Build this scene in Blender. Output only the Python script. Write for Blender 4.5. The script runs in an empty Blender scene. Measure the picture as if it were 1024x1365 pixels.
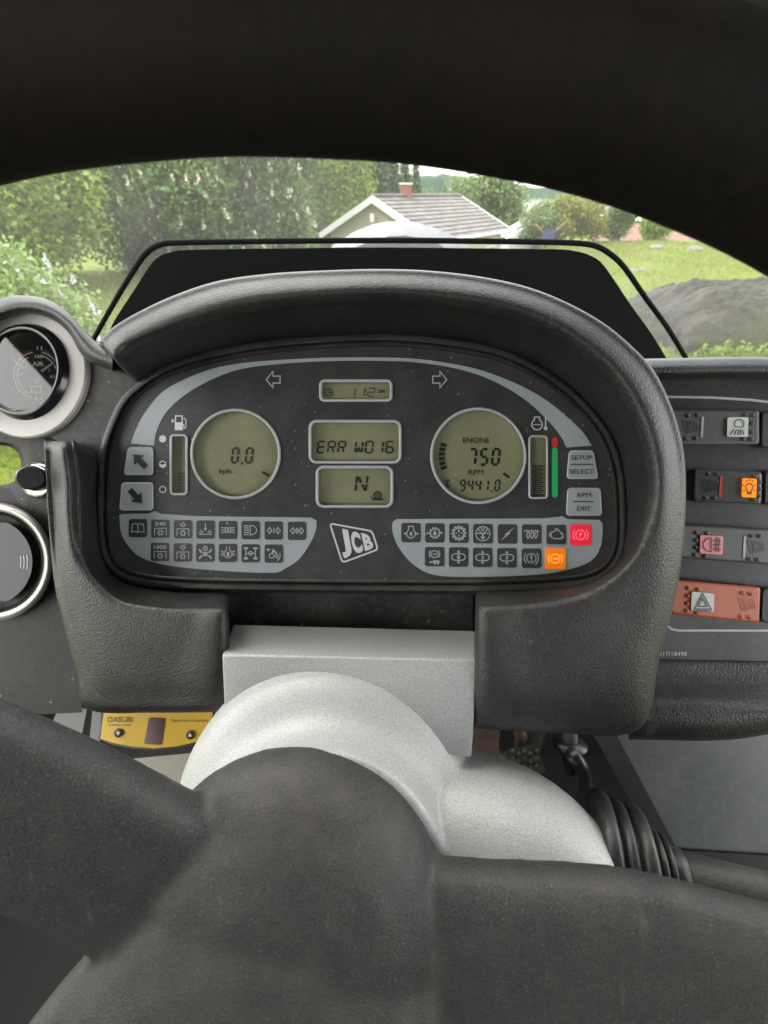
import bpy, bmesh, math, random
import numpy as np
from mathutils import Vector, Matrix, noise
random.seed(7); RNG = np.random.default_rng(7)
PI = math.pi
SC = bpy.context.scene
COL = SC.collection

# ------------------------------------------------------------------ camera
CAM_H = 2.3
PITCH = math.atan(424.5/520.0)
FPX = 520.0                      # focal length in photograph pixels (ultra wide phone lens)
CAMP = Vector((0, 0, CAM_H))
CR = Vector((1, 0, 0))
CF = Vector((0, math.cos(PITCH), -math.sin(PITCH)))
CU = Vector((0, math.sin(PITCH), math.cos(PITCH)))
cd = bpy.data.cameras.new('camera')
cam = bpy.data.objects.new('camera', cd); COL.objects.link(cam)
cam.location = CAMP; cam.rotation_euler = (PI/2-PITCH, 0, 0)
cd.sensor_fit = 'VERTICAL'; cd.sensor_height = 36.0; cd.lens = FPX/1365*36
cd.clip_start = 0.005; cd.clip_end = 5000
cd.dof.use_dof = True; cd.dof.focus_distance = 0.205
cd.dof.aperture_fstop = cd.lens/1000/0.0011      # an opening of about a millimetre
SC.camera = cam

# ------------------------------------------------------------------ sky, sun, exposure
SUN_EL, SUN_AZ = math.radians(52), math.radians(-55)     # azimuth clockwise from +Y
CLOUD = 9.5
w = bpy.data.worlds.new('World'); SC.world = w; w.use_nodes = True
nt = w.node_tree
sky = nt.nodes.new('ShaderNodeTexSky'); sky.sky_type = 'NISHITA'; sky.sun_disc = False
sky.sun_elevation = SUN_EL; sky.sun_rotation = SUN_AZ
sky.air_density = 1.2; sky.dust_density = 2.5
bg = nt.nodes['Background']; bg.inputs['Strength'].default_value = 0.13
# broken bright cloud over the whole sky
tcw = nt.nodes.new('ShaderNodeTexCoord'); cn = nt.nodes.new('ShaderNodeTexNoise'); cn.inputs['Scale'].default_value = 2.2; cn.inputs['Detail'].default_value = 7
mpw = nt.nodes.new('ShaderNodeMapping'); mpw.inputs['Scale'].default_value = (1, 1, 2.6); nt.links.new(tcw.outputs['Generated'], mpw.inputs[0]); nt.links.new(mpw.outputs[0], cn.inputs['Vector'])
crw = nt.nodes.new('ShaderNodeMapRange'); crw.inputs[1].default_value = .33; crw.inputs[2].default_value = .56; nt.links.new(cn.outputs['Fac'], crw.inputs[0])
cmx = nt.nodes.new('ShaderNodeMix'); cmx.data_type = 'RGBA'; nt.links.new(crw.outputs[0], cmx.inputs[0]); nt.links.new(sky.outputs[0], cmx.inputs[6]); cmx.inputs[7].default_value = (CLOUD, CLOUD*.985, CLOUD*.96, 1)
nt.links.new(cmx.outputs[2], bg.inputs['Color'])
sl = bpy.data.lights.new('sun', 'SUN'); sl.energy = 1.1; sl.angle = math.radians(38); sl.color = (1, .96, .9)
so = bpy.data.objects.new('sun', sl); COL.objects.link(so)
sdir = Vector((math.sin(SUN_AZ)*math.cos(SUN_EL), math.cos(SUN_AZ)*math.cos(SUN_EL), math.sin(SUN_EL)))
so.rotation_euler = sdir.to_track_quat('Z', 'Y').to_euler(); so.location = sdir*30
SC.view_settings.view_transform = 'Standard'; SC.view_settings.look = 'None'
SC.view_settings.gamma = 1; SC.view_settings.exposure = 2.45
SC.cycles.use_denoising = True
SC.cycles.max_bounces = 8; SC.cycles.transparent_max_bounces = 12

# ------------------------------------------------------------------ helpers
WL = {}
def prop(o, label=None, cat=None, group=None, kind=None):
    if label: o['label'] = label
    if cat: o['category'] = cat
    if group: o['group'] = group
    if kind: o['kind'] = kind
    return o
def thing(name, loc, label, cat, group=None):
    o = bpy.data.objects.new(name, None); COL.objects.link(o)
    o.empty_display_size = .02; o.location = loc; WL[o] = Vector(loc)
    return prop(o, label, cat, group)
def mesh_np(name, v, f, mat, parent=None, smooth=True):
    """v (n,3) array, f (m,k) array, world coordinates"""
    v = np.asarray(v, dtype=np.float64)
    base = np.array(WL[parent]) if parent else np.zeros(3)
    f = np.asarray(f, dtype=np.int32); k = f.shape[1]
    me = bpy.data.meshes.new(name)
    me.vertices.add(len(v)); me.vertices.foreach_set('co', (v-base).astype(np.float32).ravel())
    me.loops.add(f.size); me.loops.foreach_set('vertex_index', f.ravel())
    me.polygons.add(len(f)); me.polygons.foreach_set('loop_start', np.arange(0, f.size, k, dtype=np.int32))
    me.polygons.foreach_set('use_smooth', np.full(len(f), smooth, dtype=bool))
    me.update(calc_edges=True)
    me.materials.append(mat)
    o = bpy.data.objects.new(name, me); COL.objects.link(o)
    if parent: o.parent = parent
    WL[o] = Vector(base)
    return o
def mesh(name, verts, faces, mat, parent=None, smooth=True, sharp=None, recalc=True, bevel=0):
    base = WL[parent] if parent else Vector((0, 0, 0))
    me = bpy.data.meshes.new(name)
    me.from_pydata([Vector(v)-base for v in verts], [], faces)
    bm = bmesh.new(); bm.from_mesh(me)
    bmesh.ops.remove_doubles(bm, verts=bm.verts, dist=1e-7)
    if bevel:
        bmesh.ops.bevel(bm, geom=[e for e in bm.edges if e.is_manifold and e.calc_face_angle(0) > .5], offset=bevel, segments=3, profile=.5, affect='EDGES', clamp_overlap=True)
    if recalc: bmesh.ops.recalc_face_normals(bm, faces=bm.faces)
    for fc in bm.faces: fc.smooth = smooth
    if sharp:
        for e in bm.edges:
            if e.is_manifold and e.calc_face_angle(0) > sharp: e.smooth = False
    bm.to_mesh(me); bm.free()
    me.materials.append(mat)
    o = bpy.data.objects.new(name, me); COL.objects.link(o)
    if parent: o.parent = parent
    WL[o] = Vector(base)
    return o
def box(c, s):
    """world box centre, full size -> verts, faces"""
    x, y, z = c; a, b, h = s[0]/2, s[1]/2, s[2]/2
    v = [(x+i*a, y+j*b, z+k*h) for k in (-1, 1) for j in (-1, 1) for i in (-1, 1)]
    return v, [(0, 2, 3, 1), (4, 5, 7, 6), (0, 1, 5, 4), (2, 6, 7, 3), (0, 4, 6, 2), (1, 3, 7, 5)]
class MB:
    def __init__(s): s.v = []; s.f = []
    def add(s, v, f):
        n = len(s.v); s.v += [tuple(p) for p in v]; s.f += [tuple(i+n for i in q) for q in f]; return s
    def build(s, name, mat, parent=None, **k): return mesh(name, s.v, s.f, mat, parent, **k)
def Wp(px, py, d):
    return CAMP + CR*((px-512)/FPX*d) + CU*((682.5-py)/FPX*d) + CF*d
def XY(X, Y, d): return CAMP + CR*X + CU*Y + CF*d
SX = -.108                       # the dashboard is turned a little off the line of sight
def P(px, py, d0):
    a = (px-512)/FPX
    return Wp(px, py, d0/(1-SX*a))
def cat(pts, n, closed=False):
    """Catmull-Rom resample, n samples per span"""
    pts = [np.array(p, float) for p in pts]; m = len(pts); out = []
    for i in range(m if closed else m-1):
        if closed: a, b, c, d = pts[(i-1) % m], pts[i], pts[(i+1) % m], pts[(i+2) % m]
        else:
            b, c = pts[i], pts[i+1]
            a = pts[i-1] if i else 2*b-c
            d = pts[i+2] if i+2 < m else 2*c-b
        for k in range(n):
            t = k/n
            out.append(.5*((2*b)+(c-a)*t+(2*a-5*b+4*c-d)*t*t+(3*b-a-3*c+d)*t**3))
    if not closed: out.append(pts[-1])
    return out
def grid_faces(nr, nc, closed_c=False, closed_r=False):
    f = []
    for r in range(nr if closed_r else nr-1):
        for c in range(nc if closed_c else nc-1):
            r2, c2 = (r+1) % nr, (c+1) % nc
            f.append((r*nc+c, r*nc+c2, r2*nc+c2, r2*nc+c))
    return f
def loft(name, rows, mat, parent, nu=6, nv=4, closed=False, **k):
    """rows: list of curves of 3-D keys; smooth patch through all"""
    R = [cat(r, nu, closed) for r in rows]
    nc = len(R[0]); cols = [cat([R[i][c] for i in range(len(R))], nv) for c in range(nc)]
    nr = len(cols[0]); v = [cols[c][r] for r in range(nr) for c in range(nc)]
    return mesh(name, v, grid_faces(nr, nc, closed), mat, parent, **k)
def frame(axis):
    a = Vector(axis).normalized(); t = Vector((0, 0, 1)) if abs(a.z) < .9 else Vector((1, 0, 0))
    x = a.cross(t).normalized(); return a, x, a.cross(x)
def lathe(base, axis, prof, n=40):
    """prof: (radius, distance along axis)"""
    a, x, y = frame(axis); v = []; base = Vector(base)
    for r, h in prof:
        for k in range(n):
            t = 2*PI*k/n; v.append(base+a*h+(x*math.cos(t)+y*math.sin(t))*r)
    f = grid_faces(len(prof), n, True)
    if prof[0][0] > 1e-5: f.append(tuple(range(n)))
    if prof[-1][0] > 1e-5: f.append(tuple(range(len(v)-n, len(v)))[::-1])
    return v, f
def tube(path, rad, n=10, closed=False, flat=None):
    """round tube along 3-D points, rad number or list"""
    path = [Vector(p) for p in path]; m = len(path); v = []
    up = None
    for i, p in enumerate(path):
        if closed: t = path[(i+1) % m]-path[i-1]
        else: t = path[min(i+1, m-1)]-path[max(i-1, 0)]
        t.normalize()
        if up is None: _, up, _ = frame(t)
        up = (up-t*up.dot(t)).normalized(); s = t.cross(up)
        r = rad[i] if isinstance(rad, (list, tuple)) else rad
        for k in range(n):
            q = 2*PI*k/n; v.append(p+(up*math.cos(q)+s*math.sin(q))*r)
    f = grid_faces(m, n, True, closed)
    if not closed: f += [tuple(range(n))[::-1], tuple(range(len(v)-n, len(v)))]
    return v, f
def slab(loop_front, loop_back):
    n = len(loop_front); v = list(loop_front)+list(loop_back)
    f = [tuple(range(n)), tuple(range(2*n-1, n-1, -1))]
    f += [(i, (i+1) % n, n+(i+1) % n, n+i) for i in range(n)]
    return v, f
def rrect(x0, y0, x1, y1, r, n=5):
    out = []
    for cx, cy, a in ((x1-r, y0+r, -90), (x1-r, y1-r, 0), (x0+r, y1-r, 90), (x0+r, y0+r, 180)):
        for k in range(n+1):
            t = math.radians(a+90*k/n); out.append((cx+r*math.cos(t), cy+r*math.sin(t)))
    return out
def rquad(q, r, n=4):
    """rounded quad from 4 pixel corners in order"""
    out = []
    for i in range(4):
        p, a, b = Vector(q[i]), Vector(q[i-1]), Vector(q[(i+1) % 4])
        u = (a-p).normalized()*r; v_ = (b-p).normalized()*r
        for k in range(n+1):
            t = k/n; out.append(tuple(p+u*(1-t)**2+v_*t**2))
    return out
def circ(cx, cy, r, n=48): return [(cx+r*math.cos(2*PI*k/n), cy+r*math.sin(2*PI*k/n)) for k in range(n)]
def offset_loop(loop, d):
    """outward offset of a clockwise-on-screen pixel loop"""
    n = len(loop); out = []
    cx = sum(p[0] for p in loop)/n; cy = sum(p[1] for p in loop)/n
    for i in range(n):
        a, b = loop[i-1], loop[(i+1) % n]; tx, ty = b[0]-a[0], b[1]-a[1]; L = math.hypot(tx, ty) or 1
        nx, ny = ty/L, -tx/L
        if nx*(loop[i][0]-cx)+ny*(loop[i][1]-cy) < 0: nx, ny = -nx, -ny
        out.append((loop[i][0]+nx*d, loop[i][1]+ny*d))
    return out

# ------------------------------------------------------------------ materials
def mat(name, col, rough=.5, metal=0, spec=.5, grain=0, gscale=900, dust=0, dcol=(.20, .175, .15), dscale=22,
        speck=0, speckcol=(.4, .4, .38), sscale=500, mottle=0, mscale=30, emit=None, estr=0, coat=0, trans=0, wear=0, settle=0, crease=0):
    m = bpy.data.materials.new(name); m.use_nodes = True; t = m.node_tree; N = t.nodes; L = t.links
    b = N['Principled BSDF']; b.inputs['Roughness'].default_value = rough; b.inputs['Metallic'].default_value = metal
    b.inputs['Specular IOR Level'].default_value = spec
    if coat: b.inputs['Coat Weight'].default_value = coat; b.inputs['Coat Roughness'].default_value = .05
    if trans: b.inputs['Transmission Weight'].default_value = trans
    tc = N.new('ShaderNodeTexCoord'); out = None
    def nz(scale, det=3, dist=0):
        n = N.new('ShaderNodeTexNoise'); n.inputs['Scale'].default_value = scale; n.inputs['Detail'].default_value = det
        n.inputs['Distortion'].default_value = dist; L.new(tc.outputs['Object'], n.inputs['Vector']); return n.outputs['Fac']
    def ramp(src, a, c):
        r = N.new('ShaderNodeMapRange'); r.inputs['From Min'].default_value = a; r.inputs['From Max'].default_value = c
        L.new(src, r.inputs['Value']); return r.outputs['Result']
    def mul(src, k):
        n = N.new('ShaderNodeMath'); n.operation = 'MULTIPLY'; n.inputs[1].default_value = k; L.new(src, n.inputs[0]); return n.outputs[0]
    def mix(fac, a, c, blend='MIX'):
        n = N.new('ShaderNodeMix'); n.data_type = 'RGBA'; n.blend_type = blend; L.new(fac, n.inputs['Factor'])
        for s, x in ((n.inputs[6], a), (n.inputs[7], c)):
            if isinstance(x, tuple): s.default_value = (*x, 1)
            else: L.new(x, s)
        return n.outputs[2]
    c = tuple(col)
    if mottle: c = mix(ramp(nz(mscale, 5), .3, .7), tuple(x*(1-mottle) for x in col), tuple(min(1, x*(1+mottle)) for x in col))
    if dust:
        fac = mul(ramp(nz(dscale, 6, .3), .42, .72), dust); c = mix(fac, c, dcol)
        f2 = mul(ramp(nz(dscale*14, 4), .5, .75), dust*.8); c = mix(f2, c, dcol)
    if settle:      # dust lying on upward faces
        ge = N.new('ShaderNodeNewGeometry'); sx_ = N.new('ShaderNodeSeparateXYZ'); L.new(ge.outputs['Normal'], sx_.inputs[0])
        m1 = N.new('ShaderNodeMath'); m1.operation = 'MULTIPLY'; L.new(ramp(sx_.outputs[2], .5, 1.0), m1.inputs[0]); L.new(ramp(nz(70, 6, .4), .30, .72), m1.inputs[1])
        c = mix(mul(m1.outputs[0], settle), c, dcol)
    if crease:      # dust packed into hollows of the moulding
        ge = N.new('ShaderNodeNewGeometry'); m1 = N.new('ShaderNodeMath'); m1.operation = 'MULTIPLY'
        L.new(ramp(ge.outputs['Pointiness'], .499, .488), m1.inputs[0]); L.new(ramp(nz(120, 5, .4), .30, .65), m1.inputs[1])
        c = mix(mul(m1.outputs[0], crease), c, dcol)
    if wear:
        mp = N.new('ShaderNodeMapping'); mp.inputs['Scale'].default_value = (260, 18, 40); mp.inputs['Rotation'].default_value = (.4, .5, .9)
        L.new(tc.outputs['Object'], mp.inputs['Vector'])
        n = N.new('ShaderNodeTexNoise'); n.inputs['Scale'].default_value = 1; n.inputs['Detail'].default_value = 2; L.new(mp.outputs[0], n.inputs['Vector'])
        c = mix(mul(ramp(n.outputs['Fac'], .68, .78), wear), c, (.3, .29, .27))
    if speck:
        v = N.new('ShaderNodeTexVoronoi'); v.inputs['Scale'].default_value = sscale; L.new(tc.outputs['Object'], v.inputs['Vector'])
        lt = ramp(v.outputs['Distance'], .40, .26)
        g = N.new('ShaderNodeSeparateColor'); L.new(v.outputs['Color'], g.inputs[0])
        pick = ramp(g.outputs[0], 1-speck, 1-speck+.02)
        mm = N.new('ShaderNodeMath'); mm.operation = 'MULTIPLY'; L.new(lt, mm.inputs[0]); L.new(pick, mm.inputs[1])
        c = mix(mm.outputs[0], c, speckcol)
    if isinstance(c, tuple): b.inputs['Base Color'].default_value = (*c, 1)
    else: L.new(c, b.inputs['Base Color'])
    if grain:
        bp = N.new('ShaderNodeBump'); bp.inputs['Strength'].default_value = min(1, grain); bp.inputs['Distance'].default_value = .45/gscale
        L.new(nz(gscale, 2), bp.inputs['Height']); L.new(bp.outputs[0], b.inputs['Normal'])
        L.new(ramp(nz(gscale*.05, 3), -.6, 2.4), b.inputs['Roughness']) if False else None
    if emit: b.inputs['Emission Color'].default_value = (*emit, 1); b.inputs['Emission Strength'].default_value = estr
    return m
M = {}
M['fascia'] = mat('fascia_plastic', (.0135, .0140, .0150), .45, spec=.55, grain=.9, gscale=1100, dust=.11, speck=.012, speckcol=(.2, .18, .16), sscale=420, wear=.12, mottle=.3, mscale=900, settle=.16)
M['fascia_brown'] = mat('side_plastic', (.021, .019, .018), .55, spec=.25, grain=.9, gscale=1100, dust=.08, speck=.015, speckcol=(.3, .27, .22), sscale=420, mottle=.25, mscale=900)
M['panel_grey'] = mat('grey_panel', (.032, .030, .029), .5, spec=.3, grain=.3, gscale=1400, dust=.3, mottle=.15, speck=.02, sscale=300)
M['bezel'] = mat('bezel_plastic', (.018, .018, .019), .42, grain=.35, gscale=1500, dust=.16, dscale=30, settle=.4)
M['recess'] = M['bezel']
M['face'] = mat('cluster_face', (.035, .035, .037), .42, spec=.4, grain=.12, gscale=2500, dust=.14, dscale=60, speck=.035, speckcol=(.17, .17, .165), sscale=560)
M['band'] = mat('band_print', (.36, .395, .41), .45, spec=.4, mottle=.06, mscale=60, speck=.03, speckcol=(.5, .5, .5), sscale=420)
M['line'] = mat('line_print', (.45, .47, .48), .45)
M['white'] = mat('white_print', (.62, .63, .63), .5)
M['ink'] = mat('dark_print', (.03, .03, .032), .5)
M['tile'] = mat('telltale_dark', (.04, .04, .042), .4, speck=.03, speckcol=(.2, .2, .2), sscale=420)
M['sym'] = mat('telltale_symbol', (.42, .44, .45), .5)
M['lcd'] = mat('lcd_glass', (.255, .250, .150), .3, spec=.5, mottle=.10, mscale=50, speck=.05, speckcol=(.36, .35, .25), sscale=620, coat=.25)
M['lcd_seg'] = mat('lcd_segment', (.018, .019, .014), .4)
M['lcd_faint'] = mat('lcd_faint_segment', (.07, .07, .045), .4)
M['red_lit'] = mat('red_lamp', (.7, .03, .06), .35, emit=(1, .02, .06), estr=.06)
M['red_lit_sym'] = mat('red_lamp_symbol', (.8, .16, .2), .4, emit=(1, .12, .18), estr=.14)
M['amber_lit'] = mat('amber_lamp', (.8, .2, .01), .35, emit=(1, .20, .005), estr=.07)
M['amber_sym'] = mat('amber_lamp_symbol', (.9, .42, .10), .4, emit=(1, .42, .06), estr=.14)
M['red_bar'] = mat('red_print', (.62, .035, .03), .45)
M['green_bar'] = mat('green_print', (.02, .48, .13), .45)
M['silver'] = mat('silver_paint', (.46, .465, .455), .48, metal=.18, spec=.45, grain=.3, gscale=2200, mottle=.24, mscale=1900, speck=.10, speckcol=(.24, .235, .225), sscale=1700, dust=.07, dcol=(.33, .29, .22), dscale=14)
M['ring'] = mat('ring_paint', (.44, .425, .395), .45, metal=.2, mottle=.05, speck=.1, speckcol=(.4, .38, .34), sscale=700)
M['chrome'] = mat('chrome', (.72, .72, .72), .18, metal=1)
M['satin'] = mat('satin_ring', (.50, .49, .46), .38, metal=.35, mottle=.08, dust=.1)
M['black'] = mat('black_plastic', (.012, .012, .013), .35, grain=.15, gscale=1500)
M['black_gloss'] = mat('black_gloss', (.010, .010, .011), .18, spec=.5)
M['black_matt'] = mat('black_matt', (.007, .007, .008), .8, spec=.15)
M['rubber'] = mat('rubber', (.022, .0215, .021), .42, grain=.3, gscale=900, dust=.2, dscale=50, dcol=(.14, .125, .105))
M['wheel'] = mat('wheel_foam', (.034, .034, .035), .55, spec=.45, grain=1, gscale=1500, dust=.14, dscale=9, dcol=(.15, .132, .108), speck=.09, speckcol=(.10, .095, .084), sscale=1050, mottle=.6, mscale=1500, settle=.34, crease=.4, wear=.12)
M['rim'] = mat('rim_foam_shaded', (.0085, .0066, .0056), .65, spec=.15, grain=.4, gscale=1800, dust=.22, dcol=(.032, .021, .014), dscale=14, mottle=.3, mscale=300)  # black foam darkened further: shade from the person over the wheel is in the colour
M['switch'] = mat('switch_plastic', (.050, .051, .053), .42, grain=.2, gscale=1800, dust=.12, dscale=40)
M['switch_orange'] = mat('switch_orange', (.40, .085, .026), .42, grain=.15, gscale=1800, dust=.10, dcol=(.2, .08, .04), dscale=50)
M['plate'] = mat('switch_plate', (.026, .027, .028), .38, grain=.1, gscale=2000, dust=.22, dscale=30)
M['lens_white'] = mat('lens_white', (.50, .53, .50), .35)
M['lens_pink'] = mat('lens_pink', (.74, .22, .23), .35)
M['lens_amber'] = mat('lens_amber', (.8, .24, .01), .35, emit=(1, .27, .005), estr=.12)
M['emboss'] = mat('embossed_plastic', (.016, .016, .017), .4)
M['emboss_orange'] = mat('embossed_orange', (.34, .075, .028), .45)
M['yellow'] = mat('yellow_label', (.66, .40, .015), .42, mottle=.05, mscale=70)
M['maroon'] = mat('maroon_window', (.075, .022, .03), .2)
M['side_panel'] = mat('side_panel', (.066, .071, .072), .36, spec=.5, grain=.1, gscale=900, dust=.2, dcol=(.25, .25, .24), wear=.25, mottle=.1, mscale=9)
M['pale_plastic'] = mat('pale_plastic', (.36, .335, .28), .5, mottle=.05)
M['grey_part'] = mat('grey_part', (.16, .165, .17), .45)
M['dirty_metal'] = mat('dirty_metal', (.045, .039, .033), .6, metal=.3, dust=.2, dscale=60)
M['rust'] = mat('rusty_brown', (.08, .045, .028), .7, mottle=.3, mscale=80)
M['cab'] = mat('cab_plastic', (.06, .06, .062), .6, grain=.2, gscale=300)
M['liner'] = mat('roof_liner', (.16, .155, .15), .8)
M['bonnet'] = mat('bonnet_paint', (.125, .125, .134), .5, spec=.3, mottle=.03)
M['rubber_floor'] = mat('rubber_floor', (.010, .0095, .009), .85, spec=.1)

# ------------------------------------------------------------------ drawing in print
FONT_CACHE = {}
def glyphs(s, bold=0.0):
    if 'M' in s: bold = 0
    k = (s, bold)
    if k in FONT_CACHE: return FONT_CACHE[k]
    c = bpy.data.curves.new('t', 'FONT'); c.body = s; c.offset = bold; c.resolution_u = 3
    o = bpy.data.objects.new('t', c); COL.objects.link(o)
    dg = bpy.context.evaluated_depsgraph_get(); dg.update()
    me = o.evaluated_get(dg).to_mesh()
    v = [(p.co.x, p.co.y) for p in me.vertices]; f = [tuple(q.vertices) for q in me.polygons]
    o.evaluated_get(dg).to_mesh_clear()
    bpy.data.objects.remove(o); bpy.data.curves.remove(c)
    xs = [p[0] for p in v]; ys = [p[1] for p in v]
    x0, x1, y0, y1 = min(xs), max(xs), min(ys), max(ys)
    v = [((p[0]-x0)/(x1-x0), (p[1]-y0)/(y1-y0)) for p in v]
    FONT_CACHE[k] = (v, f, (x1-x0)/(y1-y0)); return FONT_CACHE[k]
class Ink:
    """flat print: pixel polygons laid on a surface by fn(px,py)"""
    def __init__(s, fn): s.fn = fn; s.v = []; s.f = []
    def poly(s, pts):
        n = len(s.v); s.v += pts; s.f.append(tuple(range(n, n+len(pts)))); return s
    def line(s, pts, w, closed=False):
        pts = [Vector(p) for p in pts]; m = len(pts); L = []; R = []
        for i, p in enumerate(pts):
            a = pts[i-1] if (i or closed) else None; b = pts[(i+1) % m] if (i < m-1 or closed) else None
            d1 = (p-a).normalized() if a is not None else None; d2 = (b-p).normalized() if b is not None else None
            if d1 is None: d1 = d2
            if d2 is None: d2 = d1
            n1 = Vector((-d1.y, d1.x)); n2 = Vector((-d2.y, d2.x)); nn = n1+n2
            if nn.length < 1e-4: nn = n1
            nn.normalize(); k = w/2/max(.45, nn.dot(n1))
            L.append(tuple(p+nn*k)); R.append(tuple(p-nn*k))
        n = len(s.v); s.v += L+R
        for i in range(m if closed else m-1):
            j = (i+1) % m; s.f.append((n+i, n+j, n+m+j, n+m+i))
        return s
    def ring(s, cx, cy, r, w, a0=0, a1=360, n=28):
        if a1-a0 >= 360: return s.line([(cx+r*math.cos(2*PI*k/n), cy-r*math.sin(2*PI*k/n)) for k in range(n)], w, True)
        m = max(3, int(n*(a1-a0)/360))
        return s.line([(cx+r*math.cos(math.radians(a0+(a1-a0)*k/m)), cy-r*math.sin(math.radians(a0+(a1-a0)*k/m))) for k in range(m+1)], w)
    def text(s, t, cx, cy, h, wd=None, bold=0.0, rot=0, quad=None):
        v, f, asp = glyphs(t, bold); wd = wd or h*asp; n = len(s.v)
        ca, sa = math.cos(rot), math.sin(rot)
        for x, y in v:
            if quad:
                tl, tr, br, bl = quad
                a = [tl[i]+(tr[i]-tl[i])*x for i in (0, 1)]; b = [bl[i]+(br[i]-bl[i])*x for i in (0, 1)]
                s.v.append((b[0]+(a[0]-b[0])*y, b[1]+(a[1]-b[1])*y)); continue
            dx, dy = (x-.5)*wd, -(y-.5)*h
            s.v.append((cx+dx*ca-dy*sa, cy+dx*sa+dy*ca))
        s.f += [tuple(i+n for i in q) for q in f]; return s
    SEG = {'0': 'abcdef', '1': 'bc', '2': 'abged', '3': 'abgcd', '4': 'fgbc', '5': 'afgcd', '6': 'afgedc', '7': 'abc', '8': 'abcdefg', '9': 'abcdfg',
           'E': 'afged', 'A': 'abcefg', 'O': 'abcdef', 'R': 'abefgk', 'W': 'bcefmn', 'N': 'bcefhk'}
    def seg(s, ch, x0, y0, x1, y1, w):
        if ch == '.': return s.poly([(x0, y1-w), (x0+w, y1-w), (x0+w, y1), (x0, y1)])
        ym = (y0+y1)/2; xm = (x0+x1)/2; g = w*.3; sl = (y1-y0)*.06
        S = lambda x, y: (x+sl*(ym-y)/(y1-y0)*2, y)
        segs = {'a': ((x0+g, y0), (x1-g, y0)), 'b': ((x1, y0+g), (x1, ym-g)), 'c': ((x1, ym+g), (x1, y1-g)), 'd': ((x0+g, y1), (x1-g, y1)),
                'e': ((x0, ym+g), (x0, y1-g)), 'f': ((x0, y0+g), (x0, ym-g)), 'g': ((x0+g, ym), (x1-g, ym)), 'h': ((x0+w*.8, y0+w*.6), (xm-g, ym-g)),
                'k': ((xm+g, ym+g), (x1-w*.5, y1-g)), 'm': ((x0+w*.8, y1-g), (xm, ym+g)), 'n': ((xm, ym+g), (x1-w*.8, y1-g))}
        for c in s.SEG[ch]: s.line([S(*segs[c][0]), S(*segs[c][1])], w)
        return s
    def sym(s, cx, cy, h, items, w):
        T = lambda x, y: (cx+x*h, cy-y*h)
        for it in items:
            k = it[0]
            if k == 'l': s.line([T(*p) for p in it[1]], w*(it[3] if len(it) > 3 else 1), len(it) > 2 and it[2])
            elif k == 'p': s.poly([T(*p) for p in it[1]])
            elif k == 'r': s.ring(cx+it[1]*h, cy-it[2]*h, it[3]*h, w, *(it[4:6] if len(it) > 4 else ()), n=24)
            elif k == 'd': s.poly([(cx+(it[1]+it[3]*math.cos(a*PI/6))*h, cy-(it[2]+it[3]*math.sin(a*PI/6))*h) for a in range(12)])
            elif k == 't': s.text(it[1], cx+it[2]*h, cy-it[3]*h, it[4]*h, it[5]*h if len(it) > 5 else None, .03)
        return s
    def build(s, name, m, parent): return mesh(name, [s.fn(*p) for p in s.v], s.f, m, parent, smooth=False, recalc=False)

# ================================================================== the tractor: cab shell, floor, bonnet
FLOOR_Z = 1.42
tractor = thing('tractor_cab', (0, .2, 0), 'tractor cab shell with dark roof, pillars, floor and pale bonnet ahead of dashboard', 'tractor')
def tbox(name, c, s, m, **k): return mesh(name, *box(c, s), m, tractor, smooth=False, **k)
tbox('cab_floor', (0, -.35, FLOOR_Z-.03), (1.7, 2.3, .06), M['rubber_floor'])
tbox('chassis', (0, .3, .69), (.7, 4.2, 1.38), M['black'])
tbox('cab_roof', (0, -.52, 3.08), (1.75, 1.95, .10), M['liner'], bevel=.02)
for sx in (-1, 1):
    for (y0, z0, y1, z1, r) in ((.66, FLOOR_Z, .44, 3.03, .035), (-1.42, FLOOR_Z, -1.40, 3.03, .05)):
        mesh('pillar', *tube([(sx*.86, y0, z0), (sx*.86, (y0+y1)/2, (z0+z1)/2), (sx*.86, y1, z1)], r, 8), M['black'], tractor)
tbox('rear_wall', (0, -1.46, 2.0), (1.6, .05, 1.15), M['cab'])  # unseen rear shell, raised to cut light from behind the camera
for sx in (-1, 1):
    tbox('added_side_header', (sx*.83, -.50, 2.865), (.06, 1.86, .34), M['cab'])  # added out of view, sized to split the reflection in the gauge glass
    tbox('added_rear_quarter', (sx*.82, -1.15, 2.2), (.04, .52, 1.5), M['cab'])  # unseen side panels added to close off light from the rear
for sx in (-1, 1): tbox('bounce_block_sill', (sx*.86, -.35, 1.58), (.04, 2.05, .40), M['cab'])  # unseen low walls added to stop green bounce light from the lawn
tbox('footwell_light_block', (.12, .45, 1.955), (1.04, .30, .05), M['black_matt'])  # hidden slab added behind the cluster to keep light out of the footwell
tbox('firewall', (.15, .62, 1.69), (1.1, .03, .54), M['black_matt'])
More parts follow.
